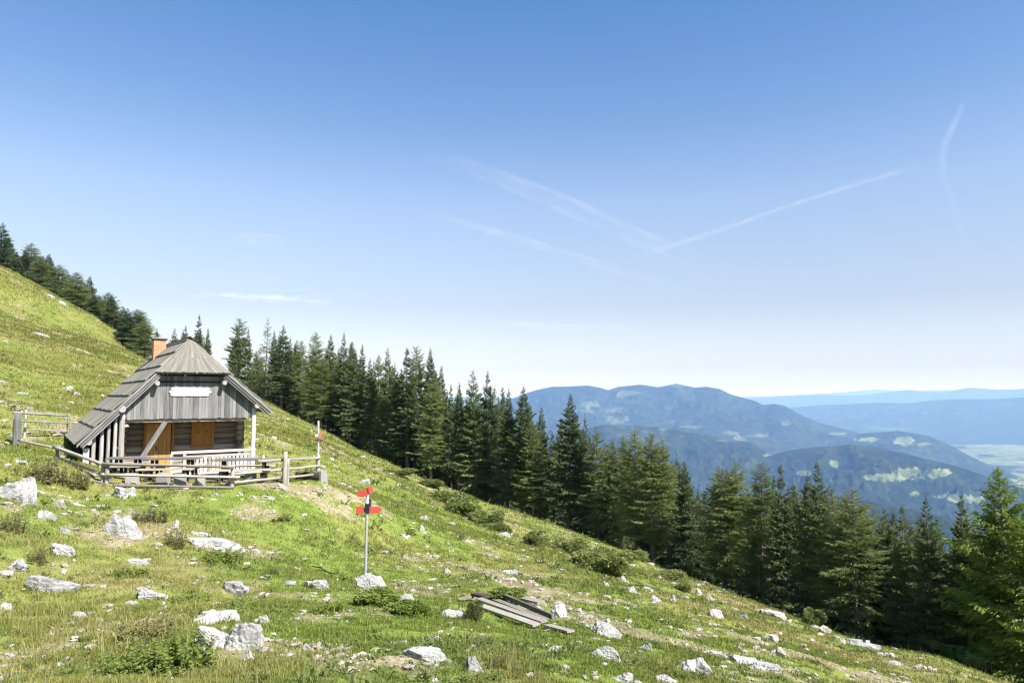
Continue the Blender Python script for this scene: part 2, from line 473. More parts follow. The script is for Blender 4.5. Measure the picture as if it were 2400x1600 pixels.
def ground_mat():
    k = NT("meadow_ground")
    geo = k.n("NewGeometry").outputs["Position"]
    p = k.mapping(geo, (1, 1, .6))
    col = k.attr("Col", "Color"); bare = k.attr("tint")
    n1 = k.noise(p, 1.7, 6, .65); n2 = k.noise(p, 11, 5, .7); n3 = k.noise(p, .45, 5, .6)
    v = k.math('ADD', k.math('MULTIPLY', n1, .6), k.math('MULTIPLY', n2, .7))
    col = k.mix(1.0, col, k.ramp(v, [(.35, .60), (.65, .98), (.95, 1.4)]), 'MULTIPLY')
    col = k.mix(k.ramp(n2, [(.56, 0.0), (.68, .5)]), col, (.20, .175, .09))
    peb = k.n("TexVoronoi"); peb.inputs["Scale"].default_value = 3.2; k.t.links.new(p, peb.inputs["Vector"])
    pm = k.ramp(peb.outputs[0], [(.16, 1.0), (.26, 0.0)])
    sel = k.ramp(peb.outputs[1], [(.5, 0.0), (.55, 1.0)])
    pm = k.math('MULTIPLY', pm, k.math('MULTIPLY', sel, k.ramp(bare, [(.15, 0.0), (.45, 1.0)])))
    col = k.mix(pm, col, (.50, .47, .40))
    soil = k.ramp(k.math('ADD', k.math('MULTIPLY', n1, .5), k.math('MULTIPLY', n2, .5)), [(.32, (.10, .08, .045)), (.47, (.21, .17, .105)), (.58, (.33, .28, .20)), (.68, (.52, .48, .40))])
    brk = k.math('ADD', k.math('MULTIPLY', k.math('SUBTRACT', n1, .5), 1.1), k.math('MULTIPLY', k.math('SUBTRACT', n2, .5), 1.2))
    col = k.mix(k.ramp(k.math('ADD', bare, brk), [(.45, 0.0), (.75, .85)]), col, soil)
    h = k.math('ADD', k.math('MULTIPLY', n1, .6), k.math('MULTIPLY', n2, .5))
    k.principled(col, 1.0, k.bump(h, .7, .12), .05)
    return k.m
M['ground'] = ground_mat()

def far_mat():
    k = NT("far_forest_and_meadows")
    geo = k.n("NewGeometry").outputs["Position"]
    mea = k.attr("tint")
    n1 = k.noise(geo, .012, 6, .7); n2 = k.noise(geo, .0022, 5, .6)
    forest = k.ramp(k.math('ADD', k.math('MULTIPLY', n1, .65), k.math('MULTIPLY', n2, .35)), [(.33, (.005, .010, .007)), (.5, (.018, .028, .014)), (.66, (.05, .066, .030))])
    field = k.ramp(k.noise(geo, .006, 3, .5), [(.35, (.07, .10, .045)), (.5, (.13, .17, .08)), (.65, (.22, .24, .15))])
    e = k.math('ADD', mea, k.math('MULTIPLY', k.math('SUBTRACT', k.noise(geo, .0035, 5, .65), .5), 2.2))
    col = k.mix(k.math('MULTIPLY', k.ramp(e, [(.42, 0.0), (.52, 1.0)]), k.attr('Col')), forest, field)
    k.principled(col, 1.0, k.bump(n1, .6, 30.0), .0)
    return k.m
M['far'] = far_mat()

def plain(name, col, rough=.5, metal=0.0, spec=.4, bumpy=.0):
    k = NT(name); tc = k.n("TexCoord").outputs["Object"]
    n = k.noise(tc, 9, 4, .6)
    c = k.mix(k.math('MULTIPLY', n, .5), col, tuple(x * .6 for x in col))
    k.principled(c, rough, k.bump(n, bumpy, .01) if bumpy else None, spec, metal)
    return k.m
M['red'] = plain("red_sign_paint", (.43, .055, .038), .6)
M['faded_red'] = plain("faded_red_paint", (.42, .11, .085), .6)
M['steel'] = plain("galvanised_steel", (.44, .45, .46), .45, .4)
M['black'] = plain("black_iron", (.02, .02, .022), .5)
M['white_paint'] = plain("white_paint", (.7, .68, .65), .6)
M['concrete'] = plain("pale_concrete", (.27, .27, .26), .9, 0, .2, .4)
M['soot'] = plain("sooty_cap", (.05, .045, .04), .8)
def brick_mat():
    k = NT("orange_brick"); tc = k.n("TexCoord").outputs["Object"]
    sep = k.n("SeparateXYZ"); k.t.links.new(tc, sep.inputs[0])
    cmb = k.n("CombineXYZ"); k.t.links.new(k.math('ADD', sep.outputs[0], sep.outputs[1]), cmb.inputs[0]); k.t.links.new(sep.outputs[2], cmb.inputs[1])
    b = k.n("TexBrick"); k.t.links.new(cmb.outputs[0], b.inputs["Vector"])
    b.inputs["Color1"].default_value = (.42, .16, .075, 1); b.inputs["Color2"].default_value = (.52, .23, .12, 1); b.inputs["Mortar"].default_value = (.40, .33, .27, 1)
    b.inputs["Scale"].default_value = 1.0; b.inputs["Brick Width"].default_value = .26; b.inputs["Row Height"].default_value = .085; b.inputs["Mortar Size"].default_value = .008
    k.principled(b.outputs[0], .9, k.bump(b.outputs[1], -.4, .01), .2)
    return k.m
M['brick'] = brick_mat()

# ---------------------------------------------------------------- meadow colours (what grows where)
def sstep(a, b, x):
    t = np.clip((x - a) / (b - a), 0, 1); return t * t * (3 - 2 * t)
def _poly_dist(x, y, pts):
    d = np.full(np.shape(x), 1e9)
    for (x0, y0), (x1, y1) in zip(pts[:-1], pts[1:]):
        vx, vy = x1 - x0, y1 - y0
        t = np.clip(((x - x0) * vx + (y - y0) * vy) / (vx * vx + vy * vy), 0, 1)
        d = np.minimum(d, np.hypot(x - x0 - t * vx, y - y0 - t * vy))
    return d
PATHS = [([(1347, 1428), (1464, 1474), (1557, 1502), (1627, 1517), (1740, 1532), (1861, 1533), (1931, 1551), (2048, 1590), (2090, 1610)], .33),
         ([(1440, 1405), (1571, 1437), (1651, 1460), (1707, 1484), (1768, 1503)], .3),
         ([(1110, 1330), (1230, 1365), (1347, 1428)], .3),
         ([(620, 1128), (700, 1150), (830, 1165), (900, 1200)], .35)]
PATHS = [([tuple(ground_hit(*p)[:2]) for p in pts], w) for pts, w in PATHS]
WORN = [(640, 1215, 90, 22), (700, 1152, 90, 12), (1010, 1290, 90, 16), (1080, 1335, 110, 18), (840, 1305, 60, 16), (1210, 1345, 80, 14), (1480, 1420, 90, 18),
        (1400, 1455, 100, 20), (1500, 1520, 90, 22), (1330, 1385, 70, 14), (1560, 1560, 50, 16), (470, 1170, 70, 12), (140, 1165, 90, 16), (230, 1195, 50, 12),
        (960, 1330, 80, 14), (1180, 1300, 60, 10), (560, 1420, 70, 16), (1180, 1480, 60, 12)]
_worn = []
for px, py, w, h in WORN:
    c = ground_hit(px, py); n = ground_hit(px, py - h); s = c[1] / F_PX
    _worn.append((c[0], c[1], w * s, max(.5, abs(n[1] - c[1]))))
GREEN = [(820, 1400, 200, 50), (1500, 1440, 40, 10), (720, 1330, 160, 30), (560, 1160, 130, 10), (880, 1560, 260, 60), (1340, 1490, 90, 30), (700, 1190, 110, 12), (100, 1030, 90, 14), (1010, 1240, 120, 20), (1380, 1560, 120, 30)]
_green = []
for px, py, w, h in GREEN:
    c = ground_hit(px, py); n = ground_hit(px, py - h); s = c[1] / F_PX
    _green.append((c[0], c[1], w * s, max(.5, abs(n[1] - c[1]))))
DRY = [(80, 1480, 220, 60), (300, 1500, 160, 50), (620, 1560, 200, 60), (1180, 1560, 120, 40), (60, 1270, 100, 40), (130, 1110, 90, 30), (300, 1240, 100, 30)]
_dry = []
for px, py, w, h in DRY:
    c = ground_hit(px, py); n = ground_hit(px, py - h); s = c[1] / F_PX
    _dry.append((c[0], c[1], w * s, max(.7, abs(n[1] - c[1]))))
def _ell(lst, x, y):
    m = np.zeros(np.shape(x))
    for cx, cy, a, b in lst:
        m = np.maximum(m, np.clip(1.35 - np.hypot((x - cx) / a, (y - cy) / b), 0, 1))
    return m
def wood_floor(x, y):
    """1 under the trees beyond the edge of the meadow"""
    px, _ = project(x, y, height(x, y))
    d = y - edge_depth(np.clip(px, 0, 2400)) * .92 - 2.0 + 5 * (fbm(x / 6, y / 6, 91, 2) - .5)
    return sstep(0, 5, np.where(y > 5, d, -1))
def fields(x, y):
    """colour (n,3), bareness, dryness"""
    w = fbm(x / 1.3, y / 1.3, 5, 4); big = fbm(x / 7.5, y / 7.5, 31, 4); mid = fbm(x / 2.6, y / 2.6, 47, 4)
    dry = sstep(.50, .68, .55 * big + .45 * mid) * .62 + .28 * _ell(_dry, x, y)
    lush = sstep(.48, .62, fbm(x / 3.4, y / 3.4, 71, 4)) * .8 + .8 * _ell(_green, x, y)
    far = sstep(38, 75, np.hypot(x, y))
    dry = np.clip(dry + (w - .5) * .9 + .12 * far, 0, 1) * (1 - .6 * np.clip(lush, 0, 1)); lush = np.clip(lush + (w - .5) * .5, 0, 1)
    heath = (.35 + .65 * sstep(.46, .58, fbm(x / 7.0, y / 13.0, 123, 5))) * sstep(36, 55, np.hypot(x, y)) * sstep(-2, -14, x)
    base = np.array([.188, .210, .054]); L = np.array([.148, .200, .040]); D = np.array([.268, .24, .10]); Hh = np.array([.125, .13, .030])
    col = base + (L - base) * lush[..., None]
    col = col + (D - col) * (dry * .85)[..., None]
    col = col + (Hh - col) * (heath * .8)[..., None]
    bare = np.zeros(np.shape(x))
    for pts, wd in PATHS:
        d = _poly_dist(x, y, pts) + (mid - .5) * .9 + (w - .5) * 1.2
        bare = np.maximum(bare, 1 - sstep(wd * .5, wd * 1.5, d))
    bare = np.maximum(bare, .5 * _ell(_worn, x, y) * sstep(.40, .62, fbm(x / .9, y / .9, 61, 3)) * 1.1)
    bare = np.maximum(bare, .75 * sstep(.58, .70, fbm(x / 1.7, y / 1.7, 81, 4)))
    bare = np.clip(bare, 0, 1)
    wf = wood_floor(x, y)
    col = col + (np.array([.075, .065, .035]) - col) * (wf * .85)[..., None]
    return col, bare, dry

# ---------------------------------------------------------------- ground: one sheet, fine in front of the camera
def build_ground():
    az = np.unique(np.concatenate([np.linspace(-180, -62, 70), np.linspace(-62, -40, 70), np.linspace(-40, 40, 620), np.linspace(40, 62, 70), np.linspace(62, 180, 70)]))[:-1]
    rr = np.concatenate([[.05, .6, 1.2], np.geomspace(2, 120, 330), np.geomspace(124, 380, 40), np.geomspace(420, 2600, 14)])
    a = np.radians(az)
    A, Rr = np.meshgrid(a, rr)
    x = np.sin(A) * Rr; y = np.cos(A) * Rr
    rc = np.minimum(Rr, 380)
    z = height(np.sin(A) * rc, np.cos(A) * rc)
    z = z - np.maximum(Rr - 380, 0) * .45 - 30 * sstep(380, 900, Rr)
    z = np.maximum(z, -925)
    n, m = A.shape
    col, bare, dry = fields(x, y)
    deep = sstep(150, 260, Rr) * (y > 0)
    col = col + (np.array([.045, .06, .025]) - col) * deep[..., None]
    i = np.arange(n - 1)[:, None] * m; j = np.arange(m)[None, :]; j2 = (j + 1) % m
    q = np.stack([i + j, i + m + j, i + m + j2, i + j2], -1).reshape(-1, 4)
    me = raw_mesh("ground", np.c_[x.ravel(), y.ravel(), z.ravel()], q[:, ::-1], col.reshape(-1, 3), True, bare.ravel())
    return tag(link_mesh("ground", me, M['ground']), kind="structure")
build_ground()

# ---------------------------------------------------------------- far land
MEADOWS = {  # photo ellipses (column, row, half width, half height) of the pale fields lying on each piece of far land
 'mountain': [(1385, 948, 34, 8), (1375, 962, 22, 4), (1436, 959, 24, 7), (1445, 981, 26, 8), (1475, 918, 34, 4), (1465, 926, 18, 8), (1570, 955, 24, 3), (1590, 904, 22, 3), (1345, 993, 26, 5), (1710, 1015, 22, 4), (1770, 1020, 28, 5),
              (1840, 993, 12, 6), (1735, 1027, 16, 6), (1945, 1035, 14, 6), (1960, 1016, 26, 4), (1620, 1000, 40, 3)],
 'near_hills': [(1822, 1045, 10, 6), (1812, 1066, 22, 10), (1833, 1040, 14, 8), (1800, 1068, 20, 6), (1560, 1005, 20, 3), (1700, 1032, 20, 3)],
 'hill': [(1958, 1085, 12, 7), (1890, 1108, 18, 5), (1945, 1127, 10, 5), (2080, 1118, 60, 10), (2125, 1108, 34, 14), (2185, 1114, 34, 10), (2205, 1108, 26, 9), (2270, 1170, 56, 9), (2230, 1163, 36, 5), (2140, 1160, 16, 5), (2045, 1118, 30, 5), (2030, 1035, 14, 3)],
 'valley_hills': [(2120, 1033, 24, 10), (2165, 1040, 18, 4), (2030, 1028, 24, 6)],
 'valley': [(2340, 1047, 40, 10), (2290, 1078, 50, 9), (2370, 1090, 50, 12), (2390, 1065, 60, 8), (2260, 1066, 34, 5), (2300, 1012, 120, 5), (2210, 1008, 60, 3), (2390, 1018, 40, 5), (2200, 1072, 20, 5), (2350, 1110, 40, 6)],
 'long_ridge': [(2090, 1004, 40, 3), (2050, 1002, 26, 3)],
}
def meadow_mask(name, x, y, z):
    px, py = project(x, y, z)
    wob = (fbm(px / 16, py / 7, 5, 3) - .5)
    m = np.zeros(x.shape)
    wob = wob + .7 * (fbm(px / 6.0, py / 3.0, 15, 3) - .5)
    for cx, cy, a, b in MEADOWS.get(name, []):
        m = np.maximum(m, sstep(1.5, .5, np.hypot((px - cx) / (a * .92), (py - cy) / (b * .92)) + wob * 1.3))
    return m
def ridge(name, label, crest, D, z_base, front, back, seed, rough=60.0, az_pad=0.0, naz=420, shift=0.0):
    """a real hill range: its crest stands D metres away, its flanks run down to z_base"""
    cx = np.array([c[0] for c in crest], float); cy = np.array([c[1] for c in crest], float)
    px = np.linspace(cx[0], cx[-1], naz)
    py = np.interp(px, cx, cy)
    rx, _ = ray(px, py)
    azs = np.arctan(rx)
    dd = D * (1 + shift * (px - px.mean()) / 1200.0)
    t = np.concatenate([np.linspace(-1, 0, 110), np.linspace(0, 1, 24)[1:]])
    T, Az = np.meshgrid(t, azs)
    Dm = np.repeat(dd[:, None], len(t), 1)
    dist = Dm + np.where(T < 0, T * front, T * back)
    x = np.sin(Az) * dist; y = np.cos(Az) * dist
    yc = np.cos(azs) * dd
    zc = ray(px, py)[1] * yc
    zc = zc + rough * .10 * (fbm(azs * D / 700, azs * 0, seed, 4) - .5)
    prof = np.where(T < 0, np.clip(1 + T, 0, 1) ** 1.35, np.clip(1 - T, 0, 1) ** 1.2)
    z = z_base + (zc[:, None] - z_base) * prof
    sc = D / 11000.0
    n = fbm(x / (1300 * sc), y / (1300 * sc), seed + 3, 5) - .5
    n2 = np.abs(fbm(x / (620 * sc), y / (620 * sc), seed + 13, 5, .6) - .5)
    z = z + rough * 4.5 * n * (1 - prof ** 9) * np.clip(1.4 * prof, 0, 1) - rough * 7.5 * n2 * (1 - prof ** 8) * np.clip(1.4 * prof, 0, 1)
    a, b = x.shape
    i = np.arange(a - 1)[:, None] * b; j = np.arange(b - 1)[None, :]
    q = np.stack([i + j, i + b + j, i + b + j + 1, i + j + 1], -1).reshape(-1, 4)
    me = raw_mesh(name, np.c_[x.ravel(), y.ravel(), z.ravel()], q, np.full((x.size, 3), {'mountain': .42, 'long_ridge': .4, 'near_hills': .6}.get(name, .8)), True, meadow_mask(name, x, y, z).ravel())
    return tag(link_mesh(name, me, M['far']), label, kind="structure")

def build_valley():
    az = np.radians(np.concatenate([np.linspace(-180, -40, 60), np.linspace(-40, 10, 60), np.linspace(10, 40, 260), np.linspace(40, 180, 60)]))
    az = np.unique(az)[:-1]
    rr = np.concatenate([[1200, 2500], np.geomspace(4000, 22000, 160), np.geomspace(23000, 54000, 14)])
    A, Rr = np.meshgrid(az, rr)
    x = np.sin(A) * Rr; y = np.cos(A) * Rr
    z = -905 + 30 * (fbm(x / 1800, y / 1800, 7, 3) - .5)
    n, m = A.shape
    i = np.arange(n - 1)[:, None] * m; j = np.arange(m)[None, :]; j2 = (j + 1) % m
    q = np.stack([i + j, i + j2, i + m + j2, i + m + j], -1).reshape(-1, 4)
    wide = sstep(.43, .50, fbm(x / 900, y / 420, 77, 4)) * .85
    inside = (A > R(27)) & (Rr > 6500)
    mea = np.maximum(meadow_mask('valley', x, np.where(y > 100, y, 100), z), wide * inside)
    me = raw_mesh("valley", np.c_[x.ravel(), y.ravel(), z.ravel()], q, np.full((x.size, 3), .8), True, mea.ravel())
    tag(link_mesh("valley", me, M['far']), kind="structure")
build_valley()
ridge("mountain", "broad wooded mountain with pale clearings below its flat summit",
      [(900, 1080), (1000, 1020), (1100, 968), (1160, 948), (1203, 933), (1230, 922), (1256, 914), (1293, 906), (1340, 905), (1378, 903), (1405, 908), (1426, 914), (1448, 906), (1501, 901), (1543, 907), (1586, 899), (1628, 908), (1655, 906), (1687, 911),
       (1713, 924), (1772, 940), (1788, 949), (1814, 946), (1841, 951), (1867, 967), (1921, 991), (2000, 1011), (2060, 1030), (2120, 1052)], 11500, -760, 4200, 3500, 3, 70, naz=640)
ridge("near_hills", "dark wooded hill spur in front of the mountain",
      [(1150, 1080), (1280, 1030), (1373, 1004), (1416, 995), (1479, 998), (1549, 1001), (1628, 1015), (1708, 1031), (1761, 1036), (1800, 1064), (1850, 1085), (1950, 1110), (2050, 1140)], 6600, -900, 3000, 1800, 21, 72)
ridge("valley_hills", "low wooded hills rising from the valley floor",
      [(1880, 1060), (1947, 1031), (2027, 1015), (2107, 1009), (2180, 1022), (2225, 1042), (2270, 1066), (2320, 1090), (2400, 1120)], 9800, -900, 1500, 1500, 33, 40, naz=240)
ridge("hill", "dark wooded hill with long pale meadows",
      [(1560, 1180), (1660, 1120), (1760, 1080), (1841, 1057), (1894, 1049), (1990, 1042), (2053, 1047), (2160, 1073), (2240, 1091), (2346, 1128), (2450, 1160)], 6000, -930, 2300, 1500, 43, 60, naz=480)
ridge("lower_slope", "dark forested slope falling away below the trees",
      [(1350, 1240), (1500, 1215), (1650, 1180), (1800, 1168), (1950, 1160), (2060, 1178), (2150, 1196), (2230, 1215), (2330, 1240), (2450, 1262)], 3300, -960, 1300, 900, 53, 48, naz=300)
ridge("long_ridge", "long level wooded ridge beyond the valley",
      [(1760, 990), (1851, 955), (1936, 948), (1990, 947), (2053, 943), (2133, 945), (2180, 938), (2240, 935), (2320, 935), (2400, 931), (2520, 936)], 20000, -905, 4200, 3500, 63, 60, naz=300)
ridge("far_hills", "pale blue hills on the horizon",
      [(1500, 960), (1777, 931), (1860, 927), (1921, 925), (2000, 927), (2060, 921), (2128, 913), (2160, 917), (2213, 919), (2271, 908), (2346, 913), (2420, 910), (2520, 916)], 31000, -900, 6000, 5000, 73, 60, naz=260)
ridge("horizon_hills", "faintest hills along the horizon",
      [(200, 935), (420, 928), (640, 930), (900, 931), (1300, 930), (1700, 931), (1850, 926), (1960, 920), (2053, 912), (2130, 916), (2213, 913), (2330, 918), (2520, 914)], 43000, -880, 7000, 5000, 83, 60, naz=320)

# ---------------------------------------------------------------- air
def build_haze():
    S, z0, z1 = 60000.0, -965.0, 430.0
    mb = MB(); mb.box(-S, S, -S, S, z0, z1)
    k = NT("hazy_air")
    v = k.n("VolumePrincipled")
    v.inputs["Color"].default_value = (.24, .46, 1.0, 1)
    v.inputs["Absorption Color"].default_value = (1, 1, 1, 1)
    v.inputs["Density"].default_value = 7.0e-5
    v.inputs["Anisotropy"].default_value = 0.0
    k.t.links.new(v.outputs[0], k.out.inputs["Volume"])
    o = mb.build("haze", k.m)
    tag(o, kind="stuff")
build_haze()

# ---------------------------------------------------------------- contrails and thin cirrus, nine kilometres up
def cloud_mat(name, strength, nscale):
    k = NT(name)
    uv = k.n("TexCoord").outputs["UV"]
    n = k.noise(k.mapping(uv, (nscale, 2.2, 1)), 1.0, 6, .65, .4)
    lw = k.n("LayerWeight"); lw.inputs["Blend"].default_value = .5
    f = k.math('POWER', k.math('SUBTRACT', 1.0, lw.outputs["Facing"], True), 2.0)
    sep = k.n("SeparateXYZ"); k.t.links.new(uv, sep.inputs[0])
    e = k.attr("tint")
    a = k.math('MULTIPLY', k.math('MULTIPLY', f, k.ramp(n, [(.38, 0.05), (.62, 1.0)])), k.math('MULTIPLY', e, strength))
    d = k.n("BsdfDiffuse"); d.inputs["Color"].default_value = (.9, .9, .9, 1)
    t = k.n("BsdfTranslucent"); t.inputs["Color"].default_value = (.9, .9, .9, 1)
    m0 = k.n("MixShader", Fac=.5); k.t.links.new(d.outputs[0], m0.inputs[1]); k.t.links.new(t.outputs[0], m0.inputs[2])
    tr = k.n("BsdfTransparent")
    m1 = k.n("MixShader"); k.t.links.new(a, m1.inputs[0]); k.t.links.new(tr.outputs[0], m1.inputs[1]); k.t.links.new(m0.outputs[0], m1.inputs[2])
    k.surface(m1.outputs[0]); return k.m
def contrail(name, label, cat, pts, mat, group=None, alt=9000.0):
    """soft round trail: pts are (column, row, half width in photo pixels, strength)"""
    P = np.array(pts, float); s = np.r_[0, np.cumsum(np.hypot(np.diff(P[:, 0]), np.diff(P[:, 1])))]
    q = np.linspace(0, s[-1], 60); cols = [np.interp(q, s, P[:, i]) for i in range(4)]
    rx, rz = ray(cols[0], cols[1]); Y = alt / rz
    ctr = np.c_[rx * Y, Y, rz * Y]; rad = cols[2] * Y / F_PX
    tan = np.gradient(ctr, axis=0); tan /= np.linalg.norm(tan, axis=1)[:, None]
    N = 20; V = []; T = []; UV = []
    for i in range(60):
        sd = np.cross(tan[i], (0, 0, 1.0)); sd /= np.linalg.norm(sd); up = np.cross(sd, tan[i])
        end = math.sin(math.pi * min(max((i + .0) / 59, 0), 1)) ** .5
        for j in range(N):
            a = 2 * math.pi * j / N
            V.append(ctr[i] + (sd * math.cos(a) + up * math.sin(a)) * rad[i]); T.append(cols[3][i] * min(1, end * 1.4))
    F = [(i * N + j, i * N + (j + 1) % N, (i + 1) * N + (j + 1) % N, (i + 1) * N + j) for i in range(59) for j in range(N)]
    me = raw_mesh(name, np.array(V), np.array(F), None, True, T)
    uvl = me.uv_layers.new(name="UVMap")
    u = np.array([[(i / 59.0, j / N), (i / 59.0, (j + 1) / N), ((i + 1) / 59.0, (j + 1) / N), ((i + 1) / 59.0, j / N)] for i in range(59) for j in range(N)], np.float32)
    uvl.data.foreach_set("uv", u.ravel())
    o = link_mesh(name, me, mat)
    tag(o, label, cat, group)
M['trail'] = cloud_mat("contrail_ice", .23, 14)
M['wisp'] = cloud_mat("cirrus_wisp", .40, 6)
contrail("contrail", "broad frayed contrail slanting down to the right across the middle of the sky", "contrail",
         [(985, 360, 16, .35), (1100, 390, 20, .5), (1230, 440, 24, 1.2), (1360, 495, 26, 1.6), (1480, 550, 24, 1.6), (1570, 585, 20, 1.4), (1640, 625, 20, .6), (1760, 680, 22, .3), (1850, 700, 20, .2)], M['trail'], "contrails in the sky")
contrail("contrail", "thin straight contrail rising to the right and crossing the broad one", "contrail",
         [(1440, 618, 9, .5), (1545, 585, 9, .9), (1700, 535, 7, .9), (1900, 465, 7, .8), (2060, 415, 7, .7), (2170, 385, 7, .4)], M['trail'], "contrails in the sky")
contrail("contrail", "bent near-vertical contrail high on the right", "contrail",
         [(2266, 225, 10, 1.8), (2240, 280, 11, 2.6), (2212, 345, 10, 2.8), (2206, 385, 10, 2.8), (2222, 450, 9, 2.4), (2250, 520, 9, 2.0), (2268, 590, 14, 2.0), (2292, 645, 12, 1.4)], M['trail'], "contrails in the sky")
contrail("contrail", "faint lower contrail running parallel below the broad one", "contrail",
         [(1000, 500, 9, .7), (1180, 550, 10, 1.3), (1330, 595, 10, 1.3), (1500, 650, 11, 1.4), (1620, 688, 11, .7)], M['trail'], "contrails in the sky")
contrail("cirrus_wisp", "thin white cirrus streak low above the hut, brightest of the wisps", "cloud",
         [(440, 690, 7, .3), (560, 695, 9, .9), (660, 700, 10, 1), (740, 708, 8, .5), (790, 712, 6, .2)], M['wisp'], "cirrus wisps")
contrail("cirrus_wisp", "short upturned cirrus wisp touching the bright streak", "cloud",
         [(650, 692, 8, .4), (710, 686, 9, .6), (765, 678, 7, .3)], M['wisp'], "cirrus wisps")
contrail("cirrus_wisp", "faint cirrus smudge high above the bright streak", "cloud",
         [(540, 558, 12, .25), (600, 560, 14, .45), (670, 560, 9, .3)], M['wisp'], "cirrus wisps")
contrail("cirrus_wisp", "long pale cirrus band low over the wood in the middle", "cloud",
         [(1130, 758, 8, .3), (1230, 762, 8, .5), (1340, 766, 8, .3), (1500, 772, 8, .2)], M['wisp'], "cirrus wisps")

# ---------------------------------------------------------------- the wooden hut
TH = R(34.0)
HUT = np.array([-11.85, 27.0, 0.0])
def hut_world(u, v, z):
    return np.array([HUT[0] + u * math.cos(TH) - v * math.sin(TH), HUT[1] + u * math.sin(TH) + v * math.cos(TH), z])
FLOOR = -3.04
def roof_z(u):
    a = abs(u)
    if a <= 1.233: return 2.12 - a * 1.0584
    return .815 - (a - 1.233) * (1.0494 if u < 0 else .8645)

